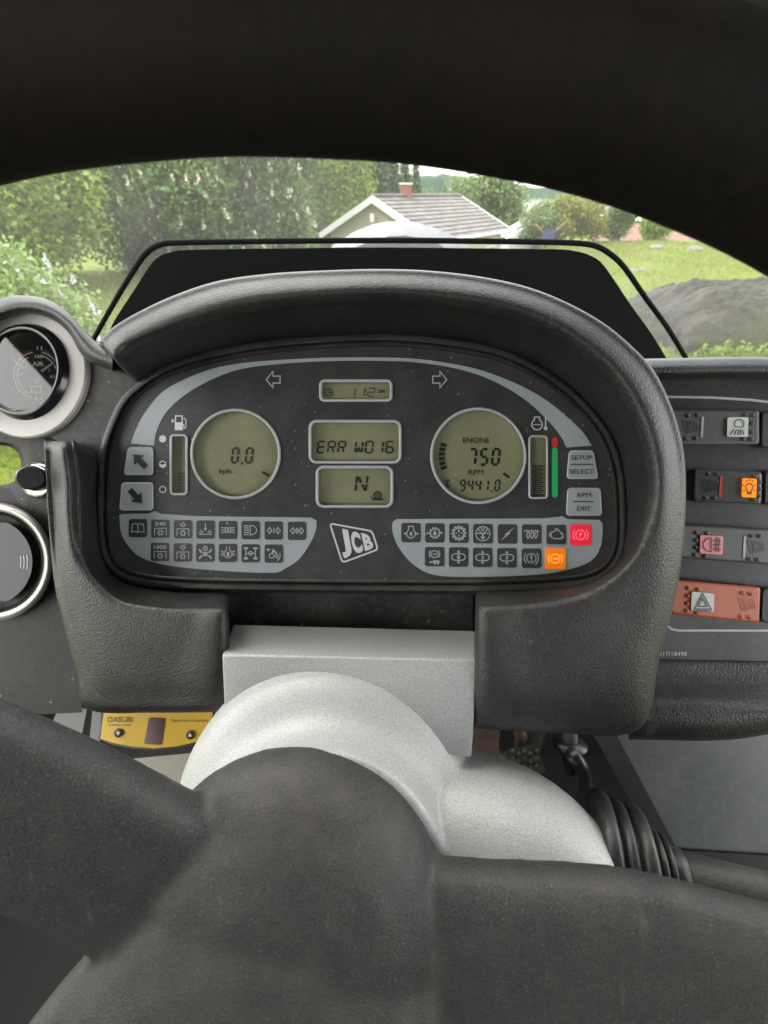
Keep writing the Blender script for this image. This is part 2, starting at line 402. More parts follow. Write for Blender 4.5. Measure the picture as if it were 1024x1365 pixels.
# windscreen pane: real thin glass with road dust and wiper smears
def glass_mat():
    m = bpy.data.materials.new('dusty_glass'); m.use_nodes = True; t = m.node_tree; N = t.nodes; L = t.links
    for n in list(N): N.remove(n)
    out = N.new('ShaderNodeOutputMaterial'); tr = N.new('ShaderNodeBsdfTransparent'); tr.inputs[0].default_value = (.97, .98, .97, 1)
    gl = N.new('ShaderNodeBsdfGlossy'); gl.inputs['Roughness'].default_value = .02
    df = N.new('ShaderNodeBsdfDiffuse'); df.inputs[0].default_value = (.75, .73, .70, 1)
    tl = N.new('ShaderNodeBsdfTranslucent'); tl.inputs[0].default_value = (.75, .73, .70, 1)
    dd = N.new('ShaderNodeMixShader'); dd.inputs[0].default_value = .55; L.new(df.outputs[0], dd.inputs[1]); L.new(tl.outputs[0], dd.inputs[2])
    fr = N.new('ShaderNodeFresnel'); fr.inputs[0].default_value = 1.3
    tc = N.new('ShaderNodeTexCoord')
    def noise_(scale, sc=(1, 1, 1), det=4):
        mp = N.new('ShaderNodeMapping'); mp.inputs['Scale'].default_value = sc; L.new(tc.outputs['Object'], mp.inputs[0])
        n = N.new('ShaderNodeTexNoise'); n.inputs['Scale'].default_value = scale; n.inputs['Detail'].default_value = det; L.new(mp.outputs[0], n.inputs['Vector']); return n.outputs['Fac']
    def rng(s, a, b, c, d):
        r = N.new('ShaderNodeMapRange'); L.new(s, r.inputs[0])
        for i, x in enumerate((a, b, c, d)): r.inputs[i+1].default_value = x
        return r.outputs[0]
    def add(a, b):
        x = N.new('ShaderNodeMath'); x.operation = 'ADD'; L.new(a, x.inputs[0]); L.new(b, x.inputs[1]); return x.outputs[0]
    dust = add(rng(noise_(5), .35, .75, .012, .055), rng(noise_(1, (140, 1, 7), 2), .66, .80, 0, .05))
    dust = add(dust, rng(noise_(260, det=1), .68, .76, 0, .10))
    m1 = N.new('ShaderNodeMixShader'); L.new(dust, m1.inputs[0]); L.new(tr.outputs[0], m1.inputs[1]); L.new(dd.outputs[0], m1.inputs[2])
    m2 = N.new('ShaderNodeMixShader'); L.new(fr.outputs[0], m2.inputs[0]); L.new(m1.outputs[0], m2.inputs[1]); L.new(gl.outputs[0], m2.inputs[2])
    L.new(m2.outputs[0], out.inputs[0]); return m
M['glass'] = glass_mat()
gv, gf = box((0, 0, 0), (1.54, .004, 1.32))
rotx = Matrix.Rotation(math.radians(12), 4, 'X')
mesh('windscreen', [rotx @ Vector(v)+Vector((0, .625, 2.36)) for v in gv], gf, M['glass'], tractor, smooth=False)
seat = thing('added_driver_seat', (0, -.55, FLOOR_Z), 'unseen dark fabric driver seat with tall backrest, added to block light from behind', 'seat')  # unseen seat, added to hold back light from the rear
sm_ = mat('seat_fabric', (.03, .03, .033), .85)
mesh('base', *box((0, -.5, FLOOR_Z+.15), (.36, .36, .30)), M['black'], seat, smooth=False, bevel=.02)
mesh('cushion', *box((0, -.48, FLOOR_Z+.36), (.50, .48, .13)), sm_, seat, bevel=.04)
mesh('backrest', [Matrix.Rotation(math.radians(10), 4, 'X') @ Vector(p)+Vector((0, -.74, FLOOR_Z+.80)) for p in box((0, 0, 0), (.52, .14, .85))[0]], box((0, 0, 0), (1, 1, 1))[1], sm_, seat, bevel=.05)
# bonnet: rounded crown with fine raised ribs along it
prof = []
for k in range(161):
    a = -1.25+2.5*k/160; rib = .0014*max(0, math.sin(k*PI/4))
    prof.append(((.42+rib)*math.sin(a)*.92, (.42+rib)*math.cos(a)-.42))
bv = []; ys = (1.28, 1.33, 1.6, 2.0, 2.35, 2.5, 2.56)
for i, y in enumerate(ys):
    top = 2.3-.048*1.28/1.02-.04*(y-1.33); sh = (.90, 1, 1, .98, .93, .84, .60)[i]
    for x, z in prof: bv.append((.045+x*sh, y, top+z-(.02 if i == 0 else 0)-(1-sh)*.1))
bn = len(prof)
bfaces = grid_faces(len(ys), bn)
bfaces.append(tuple(range(bn))); bfaces.append(tuple(range(len(bv)-bn, len(bv)))[::-1])
mesh('bonnet', bv, bfaces, M['bonnet'], tractor, sharp=1.0)
tbox('engine_cover', (.045, 1.9, 1.67), (.66, 1.2, .60), M['bonnet'])

# ================================================================== dashboard moulding
dash = thing('dashboard', P(500, 980, .25), 'dark grey textured plastic dashboard moulding with arched hood round the instruments', 'dashboard')
def fascia(name, keys, dS, dM, dR, dI, cap0=True, cap1=True):
    if cap0: keys = [keys[0]]+keys
    if cap1: keys = keys+[keys[-1]]
    n = len(keys); rows = [[], [], [], [], [], [], []]
    for i, (S, R, I) in enumerate(keys):
        e = .03 if (cap0 and i == 0) or (cap1 and i == n-1) else 0
        mix = lambda a, b, t: (a[0]+(b[0]-a[0])*t, a[1]+(b[1]-a[1])*t)
        back = mix(S, (500, 650), .05)
        k = max(0, min(1, (S[1]-600)/250)) if S[0] > 300 or S[1] > 700 else 0      # 0 hood lip .. 1 lower block
        rows[0].append(P(*back, .235+e))
        rows[1].append(P(*S, dS+.004*k+e))
        rows[2].append(P(*mix(S, R, .18), dM+.004+e*1))
        rows[3].append(P(*mix(S, R, .60), dM+.001*k+e))
        rows[4].append(P(*mix(S, R, .93), dM+.004*(1-k)+.001+e))
        rows[5].append(P(*mix(R, I, .12), dR+.004+e))
        rows[6].append(P(*I, dI+e))
    return loft(name, rows, M['fascia'], dash, nu=7, nv=5)
KA = [((134, 455), (160, 486), (184, 512)), ((150, 438), (178, 468), (198, 507)), ((180, 419), (215, 452), (225, 492)), ((230, 395), (265, 435), (268, 477)),
      ((290, 375), (325, 420), (330, 463)), ((360, 365), (385, 411), (390, 457)), ((430, 361), (440, 406), (445, 454)), ((500, 359), (500, 404), (500, 452)),
      ((570, 361), (565, 407), (560, 454)), ((640, 369), (630, 415), (622, 460)), ((700, 382), (685, 428), (680, 474)), ((750, 401), (735, 448), (730, 498)),
      ((800, 428), (780, 480), (775, 536)), ((840, 460), (815, 515), (805, 575)), ((872, 495), (840, 558), (824, 615)), ((898, 550), (856, 605), (829, 655)),
      ((912, 610), (862, 655), (830, 690)), ((913, 690), (856, 700), (829, 722)), ((903, 782), (838, 742), (818, 755)), ((880, 875), (800, 775), (790, 772)),
      ((852, 972), (755, 792), (750, 780)), ((740, 977), (695, 801), (695, 784)), ((636, 971), (638, 804), (638, 785))]
fascia('hood', KA, .180, .168, .176, .207)
KB = [((60, 592), (98, 590), (134, 612)), ((62, 640), (106, 640), (133, 655)), ((66, 700), (108, 700), (136, 705)), ((73, 775), (114, 745), (141, 738)),
      ((84, 827), (134, 776), (152, 762)), ((103, 900), (165, 799), (180, 776)), ((119, 946), (219, 808), (225, 783)), ((210, 950), (262, 809), (262, 786)), ((303, 949), (302, 809), (304, 788))]
fascia('lower_fascia', KB, .184, .176, .180, .207)
def pslab(name, pts, d, thick, m, parent, **k):
    return mesh(name, *slab([P(x, y, d) for x, y in pts], [P(x, y, d+thick) for x, y in pts]), m, parent, smooth=False, **k)
pslab('infill_panel', [(290, 772), (630, 776), (630, 856), (290, 852)], .2125, .004, M['panel_grey'], dash)
pslab('side_panel', [(30, 440), (132, 462), (196, 512), (165, 560), (150, 628), (66, 582), (30, 566)], .2085, .004, M['panel_grey'], dash)
# hood over the air gauge pod
S = [(-78, 545), (-68, 470), (-40, 424), (0, 399), (30, 394), (62, 399), (90, 416), (112, 440), (130, 457), (150, 466)]
R = [(-40, 545), (-43, 485), (-24, 446), (5, 426), (38, 418), (70, 426), (92, 444), (106, 468), (120, 482), (150, 494)]
mixp = lambda a, b, t: (a[0]+(b[0]-a[0])*t, a[1]+(b[1]-a[1])*t)
rows = [[P(*mixp(s, (40, 520), .1), .235) for s in S], [P(*s, .204) for s in S], [P(*mixp(s, r, .25), .196) for s, r in zip(S, R)],
        [P(*mixp(s, r, .7), .196) for s, r in zip(S, R)], [P(*r, .203) for r in R], [P(*mixp(r, (40, 500), -.01), .212) for r in R]]
loft('pod_hood', rows, M['fascia'], dash, nu=7, nv=5)
pslab('pod_backing', [(-60, 440), (0, 415), (70, 420), (110, 450), (120, 580), (20, 580), (-60, 580)], .2130, .004, M['black'], dash)
# pod face plate with an open slot that shows the lawn
N_ = 64; hole = []; outer = []; edge = []
ob = [(-95, 560), (-40, 572), (10, 577), (45, 574), (66, 590), (66, 640), (70, 700), (76, 775), (88, 827), (107, 900), (123, 949), (60, 952), (-95, 952)]
def ray_hit(cx, cy, a):
    dx, dy = math.cos(a), math.sin(a); best = 1e9
    for i in range(len(ob)):
        (x1, y1), (x2, y2) = ob[i], ob[(i+1) % len(ob)]
        den = dx*(y2-y1)-dy*(x2-x1)
        if abs(den) < 1e-9: continue
        t = ((x1-cx)*(y2-y1)-(y1-cy)*(x2-x1))/den; u = ((x1-cx)*dy-(y1-cy)*dx)/den
        if t > 0 and -1e-6 <= u <= 1+1e-6: best = min(best, t)
    return (cx+dx*best, cy+dy*best)
for k in range(N_*2):
    a = 2*PI*k/(N_*2)
    c, s_ = math.cos(a), math.sin(a); rr = 1/((abs(c)/36)**2.6+(abs(s_)/27)**2.6)**(1/2.6)
    hole.append((-8+rr*c, 620+rr*s_)); outer.append(ray_hit(-8, 620, a))
rows = [[P(*h, .222) for h in hole], [P(*mixp(h, (-8, 620), -.02), .213) for h in hole], [P(*mixp(h, (-8, 620), -.16), .2085) for h in hole],
        [P(*mixp(h, o, .45), .2085) for h, o in zip(hole, outer)], [P(*o, .2085) for o in outer], [P(*o, .222) for o in outer]]
v = [p for r in rows for p in r]
mesh('pod_face', v, grid_faces(len(rows), N_*2, True), M['fascia_brown'], dash, sharp=.9)
# right hand bank: rolled top edge, switch plate, lower ledge
rx = (845, 900, 960, 1024, 1090, 1150)
ry = lambda x: 478-.018*(x-870) if x < 1000 else 475.6+.03*(x-1000)
rows = [[P(x, ry(x)+10, .24) for x in rx], [P(x, ry(x), .208) for x in rx], [P(x, ry(x)+8, .199) for x in rx], [P(x, ry(x)+19, .198) for x in rx],
        [P(x, ry(x)+27, .203) for x in rx], [P(x, ry(x)+29, .212) for x in rx]]
loft('switch_bank_hood', rows, M['fascia'], dash, nu=6, nv=5)
PD = .2085
pslab('switch_plate', [(850, 500), (1150, 500), (1150, 884), (850, 880)], PD, .004, M['plate'], dash)
rows = []
for dy, d in ((-4, .213), (0, .2075), (22, .2055), (38, .200), (56, .193), (78, .190), (95, .192), (104, .199), (106, .235)):
    rows.append([P(x, 880+dy+.02*(x-850)-(10 if dy > 60 else 0)*(max(0, x-960)/64 if x < 1060 else 1.5), d) for x in (838, 880, 930, 980, 1030, 1090, 1150)])
loft('switch_bank_ledge', rows, M['fascia'], dash, nu=5, nv=4)
PL = lambda e: (lambda x, y: P(x, y, PD-e))
ik = Ink(PL(.00025)); ik.line([(880, 529), (905, 529.2), (950, 530), (1000, 533), (1030, 536.5), (1150, 552)], 3.2).build('plate_line', M['line'], dash)
ik = Ink(PL(.00025)); ik.line([(887, 826), (890, 834), (896, 839), (906, 840.5), (960, 840.5), (1150, 841)], 3).build('plate_line', M['line'], dash)
ik = Ink(PL(.00025)); ik.text('817/18498', 897, 871.5, 5.2, 37).build('part_number', M['white'], dash)

# ================================================================== instrument cluster
DC = .2045
clu = thing('instrument_cluster', P(500, 772, .208), 'oval instrument cluster with two round displays, grey light bands and warning lamps', 'instrument panel')
OUT = [(146, 651), (149, 606), (161, 567), (183, 531), (236, 498), (331, 475), (430, 465), (520, 462), (600, 469), (661, 481), (717, 506), (766, 544), (798, 583),
       (815, 629), (819, 688), (817, 730), (802, 754), (766, 767), (661, 773), (520, 773), (380, 772), (265, 770), (201, 766), (167, 756), (151, 736), (146, 700)]
OUT = [tuple(p) for p in cat(OUT, 5, True)]
HG = .0032
LC, RC = (314, 605, 57), (638, 607.5, 61)
L1, L2, L3 = (429, 509, 520, 532), (415, 563, 532, 614.5), (424.5, 624, 521, 673.5)
FB, TB = (229, 581.5, 247.5, 657.5), (707.5, 583, 728.5, 662.5)
holes = [circ(*LC, 56), circ(*RC, 56), rrect(*L1, 4), rrect(*L2, 7), rrect(*L3, 7), rrect(*FB, 3), rrect(*TB, 3)]
bm = bmesh.new(); base = WL[clu]
def addloop(pts, d):
    vs = [bm.verts.new(P(x, y, d)-base) for x, y in pts]
    return vs, [bm.edges.new((vs[i], vs[(i+1) % len(vs)])) for i in range(len(vs))]
ed = addloop(OUT, DC)[1]; hl = []
for h in holes:
    vs, e = addloop(h, DC); ed += e; hl.append(vs)
bmesh.ops.triangle_fill(bm, use_beauty=True, use_dissolve=False, edges=ed)
for h, vs in zip(holes, hl):
    ws = [bm.verts.new(P(x, y, DC+HG)-base) for x, y in h]
    for i in range(len(vs)): j = (i+1) % len(vs); bm.faces.new((vs[i], vs[j], ws[j], ws[i]))
me = bpy.data.meshes.new('face_plate'); bm.to_mesh(me); bm.free(); me.materials.append(M['face'])
fo = bpy.data.objects.new('face_plate', me); COL.objects.link(fo); fo.parent = clu; WL[fo] = Vector(base)
# surround bezel and the thin bright edge of the face
rows = []
for off, d in ((-1, DC+.0005), (1.5, DC-.0012), (4, DC-.0012), (6, DC+.0002), (9, DC-.004), (14, DC-.0045), (17, DC-.002), (19, DC+.012)):
    rows.append([P(x, y, d) for x, y in offset_loop(OUT, off)])
v = [p for r in rows for p in r]
mesh('surround', v, grid_faces(len(rows), len(OUT), True), M['bezel'], clu, sharp=1.2)
CL = lambda e: (lambda x, y: P(x, y, DC-e))
e1, e2, e3 = .00018, .00036, .00054
LCD = lambda e: (lambda x, y: P(x, y, DC+HG-.0003-e))
# printed bands
ARC_L_O = [(174.5, 591), (181.5, 572), (194, 549), (215, 524), (243, 507), (285, 491), (331, 483), (387, 479), (436, 476.8), (482, 476.4), (520, 476.8), (555, 478.3), (597, 484), (636, 492), (671, 504), (706, 520), (734.5, 538), (759, 558.5), (777, 576), (789, 594)]
ARC_L_I = [(205.5, 594), (208, 577), (218.5, 554), (236, 535), (261, 517), (296, 500), (331, 490), (387, 484), (436, 481.4), (482, 480.8), (520, 481.2), (555, 483), (597, 489), (636, 499), (671, 514.5), (699, 532), (720, 550), (738, 569), (748.5, 583), (755, 596.5)]
ao = [tuple(p) for p in cat(ARC_L_O, 4)]; ai = [tuple(p) for p in cat(ARC_L_I, 4)]
ik = Ink(CL(e1)); n = len(ao); ik.v = ao+ai; ik.f = [(i, i+1, n+i+1, n+i) for i in range(n-1)]; ik.build('arc_band', M['band'], clu)
BL = [(159, 687), (163, 685), (199, 684.5), (206, 681), (215, 685), (261, 688), (415, 690), (422, 694), (421, 707), (412, 727), (398, 746), (380, 758), (363, 763.5), (296, 761), (225, 754), (190, 744), (173, 730), (162, 711)]
BR = [(523.5, 695.6), (529, 692), (724, 691), (744, 689), (750, 688), (757, 692), (799, 693), (803, 697), (803.5, 707), (801, 727), (791, 745), (766, 757), (717, 766), (636, 769), (590, 768), (566, 762), (545, 747), (529, 725), (523, 706)]
for b, k in ((BL, 7), (BR, 7)): Ink(CL(e1)).poly(b[:k]+[tuple(p) for p in cat(b[k:]+b[:1], 4)][:-1]).build('lamp_band', M['band'], clu)
# displays
def rim_ring(name, loop, w, par, h=.0011, m='line'):
    rows = [[P(x, y, DC+.0004) for x, y in offset_loop(loop, -.4)], [P(x, y, DC-h*.8) for x, y in offset_loop(loop, 0)], [P(x, y, DC-h) for x, y in offset_loop(loop, w*.5)],
            [P(x, y, DC-h*.8) for x, y in offset_loop(loop, w)], [P(x, y, DC+.0003) for x, y in offset_loop(loop, w+.5)]]
    return mesh(name, [p for r in rows for p in r], grid_faces(5, len(loop), True), M[m], par)
def display(name, loop, label=None, w=3.2):
    o = mesh(name, *slab([P(x, y, DC+HG-.0003) for x, y in offset_loop(loop, 1)], [P(x, y, DC+HG+.002) for x, y in offset_loop(loop, 1)]), M['lcd'], clu, smooth=False)
    if label: o['label'] = label
    rim_ring('rim', loop, w, o)
    return o
dl = display('display', holes[0], 'round olive speed display reading 0.0 kph')
dr = display('display', holes[1], 'round olive engine display reading 750 RPM')
d1 = display('display', holes[2], 'slim clock display'); d2 = display('display', holes[3], 'display reading ERR W016'); d3 = display('display', holes[4], 'display with letter N and snail')
fb = display('bar_display', holes[5], 'fuel level bar', 2.6); tb = display('bar_display', holes[6], 'coolant temperature bar', 2.6)
def digits(fn, s, x0, y0, x1, y1, w, gap=.45, thin1=True):
    ik = Ink(fn); n = sum(1 if c not in '. ' else (.3 if c == '.' else .6) for c in s)
    cw = (x1-x0)/(n+gap*(len(s)-1)*.5); x = x0
    for c in s:
        if c == ' ': x += cw*.6+cw*gap*.5; continue
        if c == '.': ik.seg(c, x, y0, x+w, y1+w/2, w); x += cw*.3+cw*gap*.5; continue
        ik.seg(c, x+w/2, y0+w/2, x+cw-w/2, y1-w/2, w); x += cw+cw*gap*.5
    return ik
digits(LCD(e2), '0.0', 308.5, 596, 337.5, 618, 2.9).build('digits', M['lcd_seg'], dl)
ik = Ink(LCD(e2)); ik.text('kph', 300, 629, 8.5, 16, .012).line([(350, 629), (359, 634.5)], 3.2); ik.build('unit_text', M['lcd_seg'], dl)
ik = Ink(LCD(e2)); ik.text('ENGINE', 635, 587, 7, 35, .006).text('RPM', 634.5, 629.5, 7, 20, .003).line([(671, 631), (679, 636.5)], 3.2)
ik.line([(593, 640), (599, 640), (596, 644.5), (599, 649), (593, 649), (596, 644.5)], 1.1, True).build('unit_text', M['lcd_seg'], dr)
digits(LCD(e2), '750', 624, 597, 667, 621, 3.5, .6).build('digits', M['lcd_seg'], dr)
digits(LCD(e2), '9441.0', 613, 639, 667, 655, 2.3, .6).build('digits', M['lcd_seg'], dr)
for k in range(6):
    a0 = 160+k*7.2; ik = Ink(LCD(e2)); c = [(RC[0]+r*math.cos(math.radians(a)), RC[1]-r*math.sin(math.radians(a))) for r, a in ((45, a0), (53, a0), (53, a0+5.6), (45, a0+5.6))]
    ik.poly(c).build('rev_segment', M['lcd_seg'], dr)
digits(LCD(e2), '112', 464, 516.5, 500, 529, 1.6, .6).build('digits', M['lcd_faint'], d1)
ik = Ink(LCD(e2)); ik.ring(438.5, 523, 5, 1.3).line([(438.5, 520), (438.5, 523.5), (442.6, 523.5)], 1.2).build('clock_symbol', M['lcd_faint'], d1)
Ink(LCD(e2)).poly([(505, 520), (513, 519), (513, 523), (505, 524)]).build('pm_mark', M['lcd_faint'], d1)
digits(LCD(e2), 'ERR WO16', 423, 587.5, 525, 604.5, 2.2, .45).build('digits', M['lcd_seg'], d2)
Ink(LCD(e2)).seg('N', 475, 634, 489, 655, 3).build('digits', M['lcd_seg'], d3)
ik = Ink(LCD(e2)); ik.ring(503.5, 660, 4.6, 2).ring(503.5, 660, 1.8, 1.4).poly([(495, 664.2), (511, 664.2), (510, 667), (497, 667)]).line([(496, 665), (494.5, 661)], 1.4).build('snail_symbol', M['lcd_seg'], d3)
for k in range(12):
    y = 631+k*2.2; x0 = 243.5 if k % 2 else 239.5
    Ink(LCD(e2)).line([(x0-2, y), (246, y)], 1).build('level_tick', M['lcd_seg'], fb)
for k in range(15):
    y = 621+k*2.75; Ink(LCD(e2)).line([(711 if k % 3 else 709.5, y), (723 if k % 2 else 726, y)], 1.7).build('level_tick', M['lcd_seg'], tb)
Ink(CL(e1)).poly(rrect(735.8, 583, 743.6, 597, 3.6)[:]).build('red_bar', M['red_bar'], clu)
Ink(CL(e2)).poly(rrect(735.8, 596.8, 743.6, 663, 3.2)).build('green_bar', M['green_bar'], clu)
for cy, fr in ((585, .9), (619, .5), (652.5, .15)):
    ik = Ink(CL(e1)); ik.ring(217, cy, 4.2, 1.2)
    ch = 4.2*(2*fr-1); a = math.asin(max(-1, min(1, ch/4.2)))
    ik.poly([(217+4.2*math.cos(t), cy+4.2*math.sin(t)) for t in [PI-(-a)+(PI+2*(-a))*0+0]+[math.radians(q)-0 for q in range(int(-math.degrees(a)), int(180+math.degrees(a))+1, 12)]][1:])
    ik.build('level_mark', M['white'], clu)
ik = Ink(CL(e1)); ik.poly([(233, 563), (244, 563), (244, 573.5), (233, 573.5)]).line([(234, 563), (234, 554.5), (243, 554.5), (243, 563)], 1.6).line([(245, 557), (248, 560), (248, 570), (245.5, 571), (245, 565)], 1.1).poly([(229, 558), (233, 561), (229, 564)]).build('fuel_symbol', M['white'], clu)
ik = Ink(CL(e1)); ik.ring(716, 566, 7, 1.5, -240, 60).line([(712.5, 560), (712.5, 556), (719.5, 556), (719.5, 560)], 1.5).line([(711, 566), (721, 566)], 1).line([(727.5, 556), (727.5, 569)], 1.8).poly(circ(727.5, 571, 2.6, 12)).build('coolant_symbol', M['white'], clu)
A = [(-1, 0), (-.05, 1), (-.05, .42), (.95, .42), (.95, -.42), (-.05, -.42), (-.05, -1)]
ik = Ink(CL(e1)); ik.line([(364.5+x*9.5, 506+y*11) for x, y in A], 1.5, True).build('turn_arrow', M['line'], clu)
ik = Ink(CL(e1)); ik.line([(586-x*9.5, 506+y*11) for x, y in A], 1.5, True).build('turn_arrow', M['line'], clu)
# membrane buttons
def button(q, r=5):
    lp = rquad(q, r); cx = sum(p[0] for p in lp)/len(lp); cy = sum(p[1] for p in lp)/len(lp)
    b = mesh('button', *slab([P(x, y, DC-.0009) for x, y in offset_loop(lp, -2)], [P(x, y, DC+.0005) for x, y in lp]), M['band'], clu, smooth=False, bevel=.0002)
    rim_ring('button_edge', offset_loop(lp, -2), 2.2, b, .0010)
    return b
BT = lambda x, y: P(x, y, DC-.0013)
b = button([(171, 596.5), (204, 596.5), (204, 633), (165, 633)])
AR = [(1, 0), (.1, .75), (.1, .32), (-.95, .32), (-.95, -.32), (.1, -.32), (.1, -.75)]
def arrow(cx, cy, s, a, par):
    c, sn = math.cos(a), math.sin(a); Ink(BT).poly([(cx+s*(x*c-y*sn), cy+s*(x*sn+y*c)) for x, y in AR]).build('arrow', M['ink'], par)
arrow(186.5, 614.5, 12.5, math.radians(225), b)
b = button([(162, 643.5), (204, 643.5), (204, 680), (159, 680)]); arrow(181, 661.5, 12.5, math.radians(48), b)
b = button([(759, 600.5), (791.5, 600.5), (798, 638), (755.6, 638)])
ik = Ink(BT); ik.text('SETUP', 775.5, 610, 6, 27.5, .004).line([(761, 619), (791, 619)], 1.3).text('SELECT', 775.6, 628.5, 6, 32.5, .004).build('button_text', M['ink'], b)
b = button([(757, 650.5), (801, 650.5), (803, 687), (755, 687)])
ik = Ink(BT); ik.text('RPM', 779, 660, 6, 18.5, .003).line([(764, 668.5), (792, 668.5)], 1.3).text('EXIT', 778.5, 677.8, 6, 18.5, .003).build('button_text', M['ink'], b)
# maker's badge
ik = Ink(CL(e1)); ik.line(rquad([(439.7, 697.7), (496, 708), (504, 732.5), (456.4, 750)], 5), 2.2, True)
Q = [(450.5, 703.5), (493.5, 713), (499, 730.5), (457.5, 745)]
def sub(q, a, b):
    L_ = lambda p, r, t: (p[0]+(r[0]-p[0])*t, p[1]+(r[1]-p[1])*t)
    return [L_(q[0], q[1], a), L_(q[0], q[1], b), L_(q[3], q[2], b), L_(q[3], q[2], a)]
for ch, a, b_ in (('J', 0, .31), ('C', .35, .66), ('B', .71, 1)): ik.text(ch, 0, 0, 1, None, .055, quad=sub(Q, a, b_))
ik.build('maker_badge', M['white'], clu)
Ink(CL(e1)).line([(472, 684.5), (474.5, 681), (477, 684.5)], 1, True).build('small_mark', M['tile'], clu)
# telltale lamps
gear = lambda r0, r1, n: ('l', [((r1 if (k % 4) in (0, 1) else r0)*math.cos(2*PI*k/(4*n)), (r1 if (k % 4) in (0, 1) else r0)*math.sin(2*PI*k/(4*n))) for k in range(4*n)], True)
def shift(item, dx, dy, s=1):
    if item[0] in 'lp': return (item[0], [(x*s+dx, y*s+dy) for x, y in item[1]], *item[2:])
    return item
drop = ('p', [(0, .38), (.2, -.02), (.17, -.22), (0, -.32), (-.17, -.22), (-.2, -.02)])
pto = [('l', [(-.75, -.85), (-.75, .05), (.75, .05), (.75, -.85)]), shift(gear(.22, .34, 6), 0, -.5), ]
arr_r = lambda x, s: ('l', [(x, .3*s), (x, .7*abs(s)), (x+.5*s, 0), (x, -.7*abs(s)), (x, -.3*s)], False)
hd = lambda sx, y: ('l', [(sx*.15, y), (sx*.5, y)])
hollow = lambda x, s: ('l', [(x, .17), (x+.2*s, .17), (x+.2*s, .42), (x+.55*s, 0), (x+.2*s, -.42), (x+.2*s, -.17), (x, -.17)], True)
axle = [('l', [(-.8, .7), (-.8, -.7)], False, 2.2), ('l', [(.8, .7), (.8, -.7)], False, 2.2), ('l', [(-.3, .7), (-.3, -.7)], False, 0.1)]
